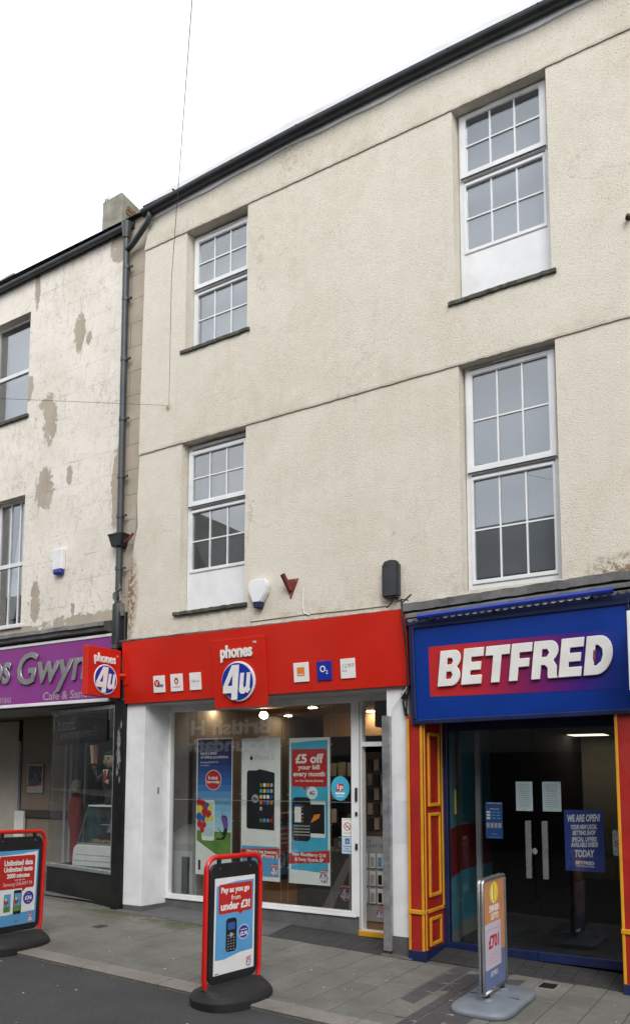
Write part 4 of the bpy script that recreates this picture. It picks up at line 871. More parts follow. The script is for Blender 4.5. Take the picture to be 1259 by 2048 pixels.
MB().prism([(-.268, -.045), (-.180, -.045), (-.180, -.002), (-.188, -.002), (-.188, -.037), (-.260, -.037), (-.260, -.002), (-.268, -.002)], .045, 2.375).build('channel', STEEL, t, bevel=.002)
MB().box(-.235, -.21, -.03, -.01, gz(-.2) - .01, .046).build('foot_pin', RUSTRED, t)
t = MB().box(-3.55, -3.52, .22, .25, 1.55, 1.63); tag(t.build('switch_box', STEEL, None, bevel=.004), 'small grey key switch on the white pilaster side', 'switch')
tag(MB().rects(XZ(-.0012), -.0005, .0006, (-.15, 1.10, -.01, 1.52)).build('taped_notice', mat('faded_paper', (.66, .67, .70), .4, .06, 4)), 'faded paper notice taped to white pilaster by steel channel', 'notice')
tag(MB().tube([(-3.255, .0, 6.45), (-1.4, -2.05, 6.36), (.647, -4.19, 6.11), (3.2, -7.0, 6.3), (5.6, -9.5, 6.6)], .0026, 5).build('overhead_wire', BLACKM), 'thin wire rising from cream wall hook across the street', 'wire')
tag(MB().tube([(-3.255, .0, 6.45), (-4.569, -1.5, 6.246), (-6.3, -3.4, 6.1), (-11.9, -9.5, 6.4)], .0025, 5).build('overhead_wire', BLACKM), 'thin wire running left past the peeling wall', 'wire')
t = thing('wire_hook', 'yellow wire insulator hook on cream wall left', 'hook', (-3.255, 0, 6.43)); MB().tube([(-3.25, .01, 6.44), (-3.25, -.04, 6.44), (-3.235, -.055, 6.42), (-3.225, -.05, 6.40)], .008, 6).build('hook', STEEL, t); MB().tube([(-3.25, -.03, 6.425), (-3.25, -.055, 6.425)], .018, 8).build('insulator', YELP, t)
tag(MB().tube([(2.27, .01, 6.83), (2.27, -.06, 6.83), (2.27, -.075, 6.80)], .022, 8).build('iron_stub', mat('dark_rust', (.07, .035, .025), .9, .3, 30)), 'short rusty iron stub on cream wall at right edge', 'bracket')

# ================================================================ WINDOW POSTERS (red shop)
F = XZ(.465)
def wires(o, xs, z0=.32, z1=2.6):
    for x in xs:
        MB().tube([(x, .467, z0), (x, .467, z1)], .0022, 5).build('hanging_cable', STEEL, o)
        for z in (2.12, 1.55, 1.23, .72): MB().box(x - .007, x + .007, .458, .474, z - .008, z + .008).build('cable_clip', ALU, o)
def phone(o, u0, v0, u1, v1, r, body, w=.0012, scr=None, smat=None):
    MB().prism(rrect(u0, v0, u1, v1, r), w, w + .0006, F).build('printed_phone', body, o)
    if scr: MB().rects(F, w + .0006, w + .001, scr).build('printed_screen', smat, o)
# 1 galaxy poster
o = thing('hanging_poster', 'tall dark blue hanging poster with balloons and leaping figure', 'poster', (-2.85, .465, .58))
MB().rects(F, -.003, 0, (-3.10, .565, -2.545, 2.235)).build('sheet', PAPER, o); wires(o, (-3.115, -2.53))
def blend(o, u0, u1, v0, v1, stops, n=8):
    for i in range(n):
        q = (i + .5) / n
        for (qa, ca), (qb, cb_) in zip(stops, stops[1:]):
            if qa <= q <= qb: k = (q - qa) / (qb - qa); c = tuple(a + (b_ - a) * k for a, b_ in zip(ca, cb_)); break
        MB().rects(F, .0004, .0008, (u0, v0 + (v1 - v0) * i / n, u1, v0 + (v1 - v0) * (i + 1) / n)).build('printed_band', mat('band%.3f%.3f%.3f' % c, c, .5, .02), o)
blend(o, -3.085, -2.555, 1.10, 2.22, ((0, (.42, .62, .70)), (.25, (.20, .45, .66)), (.5, (.03, .12, .40)), (.75, (.015, .03, .15)), (1, (.02, .018, .05))), 14)
MB().prism([(-3.085, 1.10), (-2.555, 1.09), (-2.555, .78), (-2.75, .80), (-3.085, .98)], .0004, .0008, F).build('printed_grass', GREENP, o)
text(o, F, 'Live in a world', (-3.04, 2.03, -2.79, 2.075), LETTER, .001, .01); text(o, F, 'of infinite possibilities.', (-3.04, 1.975, -2.60, 2.02), LETTER, .001, .01); text(o, F, 'Samsung GALAXY S4', (-3.04, 1.92, -2.76, 1.95), LETTER, .001, -.005); text(o, F, 'Life companion', (-3.04, 1.89, -2.90, 1.908), LETTER, .001, 0)
MB().prism(ell(-2.835, 1.72, .125, .125), .001, .0016, F).build('printed_rim', LETTER, o); MB().prism(ell(-2.835, 1.72, .118, .118), .0016, .002, F).build('printed_disc', REDP, o)
text(o, F, 'In stock', (-2.91, 1.725, -2.76, 1.77), LETTER, .0022, .04); text(o, F, 'here today', (-2.935, 1.67, -2.735, 1.715), LETTER, .0022, .04)
phone(o, -3.005, .98, -2.81, 1.475, .03, LETTER, .001); MB().rects(F, .0017, .0019, (-2.992, 1.03, -2.822, 1.43)).build('printed_screen', mat('pale_sky', (.50, .66, .72), .5), o)
for i, (a, b_, r) in enumerate(((-3.05, 1.45, .045), (-2.985, 1.42, .045), (-2.93, 1.40, .04), (-2.88, 1.37, .036), (-3.04, 1.36, .045), (-2.96, 1.33, .05), (-3.05, 1.27, .045), (-2.98, 1.25, .04), (-2.90, 1.30, .045), (-2.86, 1.25, .034), (-3.04, 1.18, .042), (-2.97, 1.17, .036), (-2.93, 1.23, .03), (-3.0, 1.11, .036))):
    MB().prism(ell(a, b_, r, r * 1.1, 14), .002 + i * .0001, .0024 + i * .0001, F).build('printed_balloon', (REDP, REDP, MIDB, YELP, YELP, REDP, MIDB, MIDB, REDP, YELP, REDP, REDP, YELP, REDP)[i], o)
MB().prism([(-2.70, 1.38), (-2.69, 1.30), (-2.70, 1.24), (-2.66, 1.13), (-2.68, 1.08), (-2.75, 1.12), (-2.76, 1.14), (-2.67, 1.04), (-2.72, 1.01), (-2.78, 1.02), (-2.77, .99), (-2.66, 1.0), (-2.62, 1.06), (-2.60, 1.16), (-2.61, 1.25), (-2.64, 1.30), (-2.66, 1.37), (-2.64, 1.29), (-2.68, 1.29)], .002, .0024, F).build('printed_figure', SCREEN, o)
MB().prism([(-2.71, 1.27), (-2.65, 1.28), (-2.60, 1.20), (-2.605, 1.13), (-2.66, 1.14), (-2.69, 1.22)], .0025, .0028, F).build('printed_shirt', PURPP, o)
MB().rects(F, .001, .0014, (-3.055, .62, -3.02, .74)).build('printed_phone', SCREEN, o); minilogo(o, F, -2.63, .64, .045)
# 2 white phone poster
o = thing('hanging_poster', 'tall white hanging poster showing a black handset', 'poster', (-2.1, .465, .55))
MB().rects(F, -.003, 0, (-2.405, .55, -1.845, 2.22)).build('sheet', PAPER, o); wires(o, (-2.42, -1.83))
text(o, F, 'iPhone 5', (-2.215, 1.955, -1.94, 2.02), GREYP, .001, -.012)
MB().prism(ell(-2.262, 1.98, .022, .026, 14), .001, .0014, F).build('printed_emblem', INK, o); MB().prism(ell(-2.252, 2.018, .004, .011, 8), .001, .0014, F).build('printed_emblem_leaf', INK, o)
phone(o, -2.325, 1.145, -2.02, 1.835, .035, SCREEN); MB().prism([(-2.20, 1.145), (-1.925, 1.135), (-1.925, 1.80), (-1.95, 1.81), (-2.14, 1.85), (-2.18, 1.835), (-2.19, 1.80)], .002, .0026, F).build('printed_phone', BLACKM, o)
icm = (GREENP, PAPER, ORANGEP, GREYP, CYANP, YELP, SKYB, GREYP, YELP, PAPER, PAPER, MIDB, ORANGEP, PURPP, SKYB, ORANGEP, GREYP, None, None, None, None, None, None, None, GREENP, SKYB, SKYB, REDP)
for k, mt in enumerate(icm):
    i, j = k % 4, k // 4
    if mt: MB().prism(rrect(-2.135 + i * .05, 1.64 - j * .069, -2.135 + i * .05 + .036, 1.64 - j * .069 + .042, .008, 2), .0028, .003, F).build('printed_icon', mt, o)
MB().prism(ell(-2.20, 1.50, .05, .05, 18), .0031, .0033, F).build('sticker_rim', GREYP, o); text(o, F, '4u', (-2.235, 1.475, -2.165, 1.525), INK, .0035, .04)
MB().rects(F, .001, .0014, (-2.39, .60, -1.86, .945)).build('printed_panel', SKYB, o); MB().prism([(-2.40, .795), (-1.85, .82), (-1.85, .93), (-2.40, .905)], .0016, .002, F).build('printed_band', REDP, o)
text(o, F, "Won't be beaten", (-2.33, .865, -1.89, .905), LETTER, .0024, .03); text(o, F, 'on iPhone 5', (-2.20, .815, -1.87, .86), LETTER, .0024, .03); minilogo(o, F, -1.92, .665, .05)
# 3 blue offer poster
o = thing('hanging_poster', 'tall blue hanging poster with red speech bubble, nearest doorway', 'poster', (-1.45, .465, .55))
MB().rects(F, -.003, 0, (-1.72, .55, -1.175, 2.205)).build('sheet', PAPER, o); wires(o, (-1.735, -1.16))
MB().prism([(-1.70, 2.15), (-1.60, 2.155), (-1.40, 2.17), (-1.205, 2.175), (-1.20, .70), (-1.35, .69), (-1.5, .70), (-1.69, .705)], .0004, .0008, F).build('printed_panel', CYANP, o)
MB().prism(rrect(-1.685, 1.645, -1.215, 2.075, .025), .001, .0016, F).prism([(-1.55, 1.646), (-1.50, 1.60), (-1.485, 1.646)], .001, .0016, F).build('speech_bubble', REDP, o)
text(o, F, '£5 off', (-1.635, 1.91, -1.26, 2.02), LETTER, .002, .04); text(o, F, 'your bill', (-1.60, 1.825, -1.31, 1.895), LETTER, .002, .03); text(o, F, 'every month', (-1.665, 1.745, -1.24, 1.82), LETTER, .002, .03); text(o, F, 'on the latest phones', (-1.635, 1.69, -1.26, 1.73), LETTER, .002, .005)
MB().prism(ell(-1.41, 1.575, .072, .072, 24), .001, .0016, F).build('printed_disc', LETTER, o); text(o, F, '4G', (-1.445, 1.55, -1.375, 1.60), MIDB, .002, .03)
phone(o, -1.445, 1.075, -1.235, 1.485, .015, LETTER); MB().rects(F, .0019, .0022, (-1.43, 1.12, -1.245, 1.445)).build('printed_screen', SCREEN, o); MB().prism([(-1.43, 1.24), (-1.38, 1.33), (-1.30, 1.34), (-1.32, 1.29), (-1.40, 1.25)], .0023, .0026, F).build('printed_swirl', ORANGEP, o)
MB().prism(rrect(-1.675, 1.03, -1.43, 1.525, .05), .0027, .0032, F).build('printed_phone', BLACKM, o); MB().rects(F, .0034, .0036, (-1.645, 1.24, -1.555, 1.445)).build('printed_screen', PAPER, o); MB().rects(F, .0037, .0039, (-1.645, 1.415, -1.555, 1.445)).build('printed_bar', MIDB, o)
for k in range(5): MB().prism(ell(-1.535, 1.42 - k * .042, .009, .009, 8), .0034, .0036, F).build('printed_icon', (GREYP, REDP, PAPER, ORANGEP, GREYP)[k], o)
MB().rects(F, .0034, .0036, *[(-1.655 + i * .0245, 1.09 + j * .034, -1.636 + i * .0245, 1.093 + j * .034 + .012) for i in range(9) for j in range(4)]).build('printed_keys', GREYP, o)
MB().prism([(-1.72, .765), (-1.18, .805), (-1.18, .94), (-1.72, .885)], .001, .0016, F).build('printed_band', REDP, o)
text(o, F, 'New BlackBerry Q10', (-1.675, .85, -1.23, .90), LETTER, .002, .03); text(o, F, '& Sony Xperia SP', (-1.64, .795, -1.26, .845), LETTER, .002, .03); minilogo(o, F, -1.255, .635, .05)
# stickers on the glass
Fg = XZ(.4215)
def sticker(name, label, cat, loc): return thing(name, label, cat, loc)
o = sticker('window_sticker', 'round sky-blue price sticker on shop glass', 'sticker', (-1.02, .42, 1.63))
MB().prism(ell(-1.02, 1.63, .118, .135, 28), -.001, 0, Fg).build('disc', CYANP, o); MB().prism([(-1.075, 1.60), (-.985, 1.605), (-.98, 1.68), (-1.06, 1.68)], .0003, .0006, Fg).build('printed_patch', REDP, o); text(o, Fg, '1p', (-1.055, 1.605, -.985, 1.675), LETTER, .0008, .03); MB().rects(Fg, .0003, .0006, (-1.08, 1.565, -.96, 1.585), (-1.07, 1.54, -.97, 1.548)).build('printed_line', PAPER, o)
def nosmoke(o, M, cu, cv, r):
    MB().prism(ell(cu, cv, r, r, 24), .0006, .001, M, [ell(cu, cv, r * .8, r * .8, 24)]).build('ring', REDP, o)
    MB().prism([(cu - r * .75, cv + r * .55), (cu - r * .6, cv + r * .7), (cu + r * .75, cv - r * .55), (cu + r * .6, cv - r * .7)], .0012, .0014, M).build('bar', REDP, o)
    MB().rects(M, .0006, .001, (cu - r * .6, cv - r * .2, cu + r * .45, cv - r * .02), (cu + r * .2, cv + r * .05, cu + r * .3, cv + r * .4)).build('cigarette', INK, o)
o = sticker('no_smoking_sticker', 'white no smoking sticker on shop glass beside doorway', 'sticker', (-.92, .42, 1.2)); MB().rects(Fg, -.001, .0004, (-1.0, 1.11, -.862, 1.305)).build('sheet', PAPER, o); nosmoke(o, Fg, -.93, 1.215, .045); MB().rects(Fg, .0006, .001, (-.985, 1.285, -.88, 1.29), (-.985, 1.135, -.88, 1.14), (-.985, 1.15, -.88, 1.155)).build('printed_line', GREYP, o)
o = sticker('access_sticker', 'pale blue wheelchair access sticker below no smoking sticker', 'sticker', (-.92, .42, 1.0)); MB().rects(Fg, -.001, .0004, (-1.0, .92, -.862, 1.105)).build('sheet', mat('pale_blue', (.50, .62, .70), .5), o); MB().rects(Fg, .0006, .001, (-.958, 1.025, -.905, 1.085)).build('printed_square', MIDB, o); MB().prism(ell(-.93, 1.047, .013, .013, 12), .0012, .0014, Fg, [ell(-.93, 1.047, .009, .009, 12)]).rects(Fg, .0012, .0014, (-.936, 1.05, -.931, 1.072), (-.936, 1.055, -.92, 1.06)).build('wheelchair_symbol', PAPER, o); MB().rects(Fg, .0006, .001, (-.985, .995, -.88, 1.002), (-.96, .97, -.91, .977), (-.985, .945, -.88, .952)).build('printed_line', MIDB, o)
tag(MB().rects(XZ(.43), 0, .006, (-3.457, 1.474, -.853, 1.481)).build('glass_rail', STEEL), 'thin steel rail across the inside of the poster window', 'rail')

# ================================================================ RED SHOP INTERIOR
spots = ((-3.35, 2.32), (-3.78, 1.75), (-2.53, 2.31), (-3.65, 3.39), (-2.11, 3.28), (-3.95, 5.2))
for i, (x, y) in enumerate(spots):
    t = thing('ceiling_spotlight', ('lit adjustable spotlight glowing brightest under the shop ceiling', 'lit recessed ceiling light at left of poster window', 'lit recessed ceiling light right of brightest spotlight', 'lit recessed light deeper behind the middle poster', 'lit recessed light seen near doorway fanlight', 'lit recessed light farthest back in the red shop')[i], 'light', (x, y, 2.75), 'lit spotlights in the red shop')
    if i == 0:
        MB().tube([(x, y, 2.75), (x, y - .02, 2.70)], .02, 8).build('stem', WHITE, t); MB().tube([(x, y - .01, 2.72), (x + .03, y - .09, 2.66)], [.04, .065], 14).build('housing', WHITE, t); MB().tube([(x + .031, y - .092, 2.659), (x + .034, y - .10, 2.654)], .056, 14).build('lamp', LAMPM, t)
    else: MB().tube([(x, y, 2.752), (x, y, 2.738)], .075, 16).build('rim', WHITE, t); MB().tube([(x, y, 2.737), (x, y, 2.732)], .058, 16).build('lamp', LAMPM, t)
t = thing('display_desk', 'pale grey display desk with sloping top inside poster window', 'desk', (-3.55, .9, .1))
MB().prism([(.6, .1), (1.25, .1), (1.25, 1.08), (1.18, 1.12), (.6, .92)], -3.86, -3.2, Matrix(((0, 0, 1, 0), (1, 0, 0, 0), (0, 1, 0, 0), (0, 0, 0, 1)))).build('body', GREYIN, t, bevel=.01)
MB().rects(XZ(.6), .001, .006, (-3.8, .25, -3.25, .82)).build('front_panel', GREYP, t); MB().rects(XZ(.59), .0, .01, (-3.42, .3, -3.30, .75)).build('leaflet_rack', DARKIN, t)
MB().box(-3.85, -3.45, 1.28, 1.36, .1, 2.2).build('back_board', GREYIN, t)
for q, (x, y) in enumerate(((-2.7, 3.2), (-1.95, 2.6), (-1.3, 3.1))):
    t = thing('shelf_unit', ('dark shelf unit of boxed phones behind the left posters', 'dark shelf unit of boxed phones behind the middle poster', 'dark shelf unit of boxed phones near the till')[q], 'shelves', (x, y, .1), 'shelf units in the red shop')
    MB().box(x - .35, x + .35, y + .25, y + .3, .1, 1.95).build('back', DARKIN, t)
    for k in range(5):
        MB().box(x - .35, x + .35, y, y + .25, .35 + k * .35, .37 + k * .35).build('shelf', DARKIN, t)
        for j in range(5):
            if random.random() < .8: MB().box(x - .32 + j * .13, x - .23 + j * .13, y + .02, y + .08, .371 + k * .35, .371 + k * .35 + random.uniform(.14, .22)).build('boxed_phone', random.choice((CARD, PAPER, MIDB, GREYP, REDP)), t)
t = thing('till_sign', 'small grey till sign inside shop window', 'sign', (-1.45, 1.2, 1.0)); Ft = XZ(1.2); MB().rects(Ft, -.02, 0, (-1.55, .885, -1.25, 1.02)).build('panel', mat('till_grey', (.12, .125, .12), .5), t); text(t, Ft, 'till', (-1.49, .905, -1.355, 1.0), GREYP, .001, .02)
t = thing('till_counter', 'dark till counter with small logo behind shop glass', 'counter', (-1.6, 1.25, .1)); MB().box(-2.1, -1.15, 1.22, 1.7, .1, .86).build('body', mat('counter_dark', (.06, .058, .06), .5), t, bevel=.01); MB().prism([(-1.75, .12), (-1.60, .12), (-1.28, .78), (-1.38, .78)], .0, .003, XZ(1.22)).build('stripe', GREYIN, t); minilogo(t, XZ(1.215), -1.4, .35, .07)
Fa = frame((-1.13, 1.0, 0), (1, 0, 0), (0, 0, 1))
t = thing('accessory_stand', 'white panel of hanging phone cases seen through open doorway', 'stand', (-.9, 1.0, .1))
MB().rects(Fa, -.05, 0, (-.10, .11, .43, 1.07)).build('panel', GREYP, t); MB().rects(Fa, -.10, -.051, (-.10, 1.07, .43, 2.05)).build('upper_panel', mat('stand_brown', (.10, .065, .045), .6), t)
text(t, Fa, 'Samsung', (.06, 1.005, .19, 1.03), INK, .001, -.005); text(t, Fa, 'GALAXY S4', (.06, .945, .345, .985), INK, .001, -.01)
for j in range(3):
    for i in range(3):
        u0 = .085 + i * .098; v0 = .715 - j * .20
        pk = MB().rects(Fa, .012, .03, (u0, v0, u0 + .074, v0 + .165)).build('hanging_case', PAPER, t, bevel=.003); MB().rects(Fa, .031, .034, (u0 + .014, v0 + .02, u0 + .060, v0 + .125)).build('case_print', (SCREEN, GREYP, SKYB, SCREEN, GREYP, SCREEN, PAPER, GREYP, SCREEN)[j * 3 + i], pk)
for j in range(5):
    for i in range(3): MB().rects(Fa, -.05, -.02, (.14 + i * .085, 1.15 + j * .17, .20 + i * .085, 1.28 + j * .17)).build('hanging_pack', CARD if (i + j) % 2 else DARKIN, t)
minilogo(t, Fa, .30, .19, .045)
tag(MB().box(-.75, -.5, .75, .9, 2.32, 2.62).build('wall_speaker', BLACKM), 'black speaker hanging inside above the doorway fanlight', 'speaker')
tag(MB().rects(XZ(.47), -.002, 0, (-.46, 2.15, -.24, 2.36)).build('fanlight_notice', GREYP), 'plain grey sheet stuck behind the doorway fanlight', 'notice')

# ================================================================ BLUE SHOP DOORS: notices
F = XZ(.4690)
o = thing('door_notice', 'white printed notice on left glass door', 'notice', (1.03, .46, 1.57)); MB().rects(F, -.001, .0003, (.94, 1.425, 1.105, 1.71)).build('sheet', mat('notice_paper', (.62, .72, .72), .5, .04), o); MB().rects(F, .0005, .0008, *[(1.022 - w, 1.675 - k * .021, 1.022 + w, 1.682 - k * .021) for k, w in enumerate((.05, .05, .055, .045, .04, .06, .05, .06, .06, .055, .06, .01))]).build('printed_line', GREYP, o)
o = thing('door_notice', 'white printed notice on right glass door', 'notice', (1.29, .46, 1.57)); MB().rects(F, -.001, .0003, (1.20, 1.425, 1.378, 1.71)).build('sheet', MATS['notice_paper'], o); MB().rects(F, .0005, .0008, *[(1.29 - w, 1.675 - k * .021, 1.29 + w, 1.682 - k * .021) for k, w in enumerate((.055, .06, .055, .05, .045, .06, .055, .06, .06, .055, .06, .01))]).build('printed_line', GREYP, o)
o = thing('open_poster', 'blue poster announcing WE ARE OPEN on right glass door', 'poster', (1.58, .46, 1.16)); MB().rects(F, -.001, .0004, (1.40, .875, 1.76, 1.445)).build('sheet', mat('poster_blue', (.035, .06, .26), .5, .05), o)
Fo = frame((1.58, .4690, 0), (1, 0, .05), (0, 0, 1))
for s, b_ in (('WE ARE OPEN!', (-.15, 1.335, .15, 1.405)), ('YOUR NEW LOCAL', (-.12, 1.265, .12, 1.31)), ('BETTING SHOP', (-.105, 1.21, .105, 1.255)), ('SPECIAL OFFERS', (-.115, 1.15, .115, 1.195)), ('AVAILABLE INSIDE', (-.125, 1.10, .125, 1.145)), ('TODAY', (-.09, 1.005, .09, 1.075))): text(o, Fo, s, b_, LETTER, .001, .04, shear=.15)
MB().rects(F, .0006, .0009, (1.49, .935, 1.57, .975)).build('printed_patch', REDP, o); text(o, F, 'BETFRED', (1.495, .938, 1.665, .97), LETTER, .0012, .04); text(o, F, 'THE BONUS KING', (1.495, .915, 1.665, .93), LETTER, .0012, .02)
o = thing('opening_hours_notice', 'small blue opening hours notice on left glass door', 'notice', (.71, .46, 1.32)); MB().rects(F, -.001, .0004, (.625, 1.145, .80, 1.505)).build('sheet', mat('hours_blue', (.03, .08, .26), .5, .05), o)
text(o, F, 'WELCOME TO BETFRED', (.64, 1.488, .79, 1.498), LETTER, .0008, .02); text(o, F, 'OPENING HOURS', (.665, 1.432, .765, 1.442), LETTER, .0008, .02)
MB().rects(F, .0006, .0009, *[(.637, 1.395 - k * .03, .675, 1.416 - k * .03) for k in range(3)]).build('printed_box', PAPER, o); MB().rects(F, .0006, .0009, *[(.69 + q * .05, 1.40 - k * .03, .728 + q * .05, 1.411 - k * .03) for k in range(3) for q in range(2)]).build('printed_figures', SKYB, o); MB().rects(F, .0006, .0009, *[(.635 + q * .04, 1.25, .665 + q * .04, 1.30) for q in range(4)]).build('printed_picture', GREYP, o); MB().rects(F, .0006, .0009, (.69, 1.185, .745, 1.195), (.655, 1.155, .77, 1.162)).build('printed_line', SKYB, o)
o = thing('no_smoking_sign', 'white no smoking sign at right edge of glass door', 'sign', (1.87, .46, 1.15)); MB().prism(rrect(1.835, 1.035, 1.925, 1.265, .012), -.001, .0004, F).build('sheet', MATS['notice_paper'], o); nosmoke(o, F, 1.888, 1.14, .036); MB().rects(F, .0006, .001, (1.85, 1.235, 1.915, 1.24), (1.85, 1.22, 1.915, 1.225), (1.85, 1.075, 1.915, 1.08), (1.85, 1.06, 1.915, 1.065)).build('printed_line', GREYP, o)
o = thing('door_sticker', 'small round pale sticker between the door handles', 'sticker', (1.12, .46, 1.04)); MB().prism(ell(1.112, 1.04, .026, .03, 18), .0, .0006, F).build('disc', mat('pale_green', (.45, .55, .48), .5), o)
o = thing('safety_sign', 'narrow yellow sign inside at left of glass doors', 'sign', (.2, .9, 1.5)); Fy = frame((.14, .9, 0), (.45, -.9, 0), (0, 0, 1)); MB().rects(Fy, .0, .02, (-.1, 1.36, .10, 1.62)).build('panel', YELP, o); MB().rects(Fy, .021, .023, (-.04, 1.50, .03, 1.57), (-.09, 1.44, .09, 1.45)).build('printed_mark', INK, o)
for i, (x, y) in enumerate(((.36, 6.35), (.62, 7.55))):
    t = thing('strip_light', ('lit rectangular ceiling light nearer the dark glass doors', 'lit rectangular ceiling light farther back in the dark shop')[i], 'light', (x, y, 2.45), 'ceiling lights in the blue shop'); MB().box(x - .32, x + .32, y - .3, y + .3, 2.455, 2.479).build('frame', WHITE, t); MB().box(x - .28, x + .28, y - .26, y + .26, 2.448, 2.454).build('diffuser', STRIPM, t)

# ================================================================ CAFE WINDOW CONTENTS
t = thing('display_case', 'white refrigerated display case behind the cafe window', 'display case', (-4.8, .7, .55))
MB().box(-5.22, -4.12, .52, 1.0, .18, .52).build('plinth', DARKIN, t)
MB().prism([(-5.34, .53), (-4.15, .53), (-4.15, .84), (-5.25, .84), (-5.32, .78)], -.48, 0, XZ(.50)).build('base', WHITE, t, bevel=.02)
MB().rects(XZ(.498), .001, .004, (-5.28, .70, -4.16, .705), (-5.28, .62, -4.16, .625)).build('panel_groove', GREYP, t)
MB().prism([(-5.23, .85), (-5.215, .85), (-5.01, 1.36), (-5.03, 1.36)], -.46, -.01, XZ(.50)).build('sloping_glass', SHOPGL, t)
MB().tube([(-5.225, .50, .85), (-5.022, .50, 1.36)], .008, 6).tube([(-5.225, .96, .85), (-5.022, .96, 1.36)], .008, 6).tube([(-5.225, .50, .853), (-4.16, .50, .853)], .006, 6).build('glass_edge', STEEL, t)
MB().prism([(-5.22, .85), (-4.16, .85), (-4.16, 1.35), (-5.02, 1.35)], -.008, 0, XZ(.505)).build('front_pane', SHOPGL, t)
MB().box(-5.04, -4.16, .50, .97, 1.35, 1.375).build('top', WHITE, t, bevel=.006); MB().box(-4.9, -4.16, .6, .95, 1.10, 1.11).build('shelf', GREYP, t); MB().box(-5.15, -4.16, .55, .97, .842, .85).build('tray', GREYIN, t)
MB().prism([(-5.22, .85), (-4.16, .85), (-4.16, 1.35), (-5.02, 1.35)], -.01, 0, XZ(.97)).build('back', mat('case_back', (.62, .68, .68), .5, .05), t); MB().tube([(-4.62, .65, 1.115), (-4.62, .65, 1.18)], [.03, .04], 12).build('cup', LETTER, t)
fd = MB()
for k in range(16): x = -5.05 + k * .055; fd.tube([(x, .58 + random.uniform(0, .1), .852), (x + .02, .6 + random.uniform(0, .1), .89)], [.035, .02], 7)
fd.build('pastries', mat('pastry', (.42, .25, .09), .7, .25, 20), t); MB().prism([(-4.95, .855), (-4.5, .855), (-4.62, 1.0), (-4.82, 1.0)], -.02, 0, XZ(.62)).build('price_board', SCREEN, t)
# cartoon-free waiter statue with tray
t = thing('waiter_statue', 'waiter figurine in black jacket and red tie raising a tray', 'statue', (-4.85, .72, 1.376))
def lathe(prof_, cx, cy, n=16, sx=1, sy=1):
    vs = [(cx + r * sx * math.cos(2 * math.pi * k / n), cy + r * sy * math.sin(2 * math.pi * k / n), z) for r, z in prof_ for k in range(n)]; fs = []
    for i in range(len(prof_) - 1):
        for k in range(n): fs.append((i * n + k, i * n + (k + 1) % n, (i + 1) * n + (k + 1) % n, (i + 1) * n + k))
    fs += [tuple(range(n - 1, -1, -1)), tuple(range((len(prof_) - 1) * n, len(prof_) * n))]; return MB().add(vs, fs)
wx, wy = -4.83, .72
lathe([(.10, 1.377), (.12, 1.39), (.085, 1.43), (.10, 1.52), (.135, 1.63), (.15, 1.72), (.14, 1.80), (.10, 1.86), (.05, 1.885)], wx, wy, 18, 1, .75).tube([(wx - .11, wy - .02, 1.82), (wx - .21, wy - .06, 1.72), (wx - .235, wy - .09, 1.87)], [.052, .046, .036], 10).tube([(wx + .12, wy - .02, 1.82), (wx + .19, wy - .05, 1.70), (wx + .08, wy - .12, 1.68)], [.052, .046, .036], 10).build('body', mat('black_jacket', (.016, .016, .018), .4), t, smooth=True)
lathe([(.03, 1.87), (.07, 1.89), (.115, 1.94), (.125, 1.98), (.115, 2.04), (.09, 2.09), (.04, 2.115)], wx, wy, 18, 1, .95).tube([(wx - .235, wy - .09, 1.87), (wx - .235, wy - .10, 1.93)], [.03, .036], 8).tube([(wx + .08, wy - .12, 1.68), (wx + .04, wy - .13, 1.70)], [.03, .03], 8).build('head_and_hands', mat('painted_skin', (.60, .44, .30), .4), t, smooth=True)
lathe([(.112, 2.05), (.118, 2.085), (.10, 2.12), (.05, 2.145), (.01, 2.15)], wx, wy + .012, 16).build('hair', HAIRD, t, smooth=True)
MB().prism([(wx - .05, 1.86), (wx + .05, 1.86), (wx + .0, 1.70)], 0, .012, XZ(wy - .105)).build('shirt', LETTER, t); MB().prism([(wx - .014, 1.85), (wx + .014, 1.85), (wx + .022, 1.70), (wx, 1.67), (wx - .022, 1.70)], .013, .022, XZ(wy - .105)).build('tie', REDP, t)
fc = MB()
for a in (-.04, .04): fc.prism(ell(wx + a, 2.015, .012, .016, 10), 0, .012, XZ(wy - .108))
fc.prism([(wx - .03, 1.945), (wx, 1.935), (wx + .03, 1.945), (wx, 1.94)], 0, .012, XZ(wy - .112)).build('eyes_and_mouth', INK, t)
fc = MB().tube([(wx, wy - .11, 1.985), (wx, wy - .135, 1.975)], [.018, .01], 8).build('nose', MATS['painted_skin'], t)
MB().tube([(wx - .235, wy - .10, 1.935), (wx - .235, wy - .10, 1.945)], [.10, .13], 18).build('tray', mat('brass_tray', (.45, .33, .10), .35, .1, 6, metal=.5), t)
for a, mt in ((-.27, 'vanilla'), (-.20, 'berry')): MB().tube([(wx + a, wy - .10, 1.946), (wx + a - .01, wy - .10, 2.20)], [.02, .04], 10).build('sundae_glass', mat(mt, (.60, .50, .30) if mt == 'vanilla' else (.35, .12, .16), .3), t)
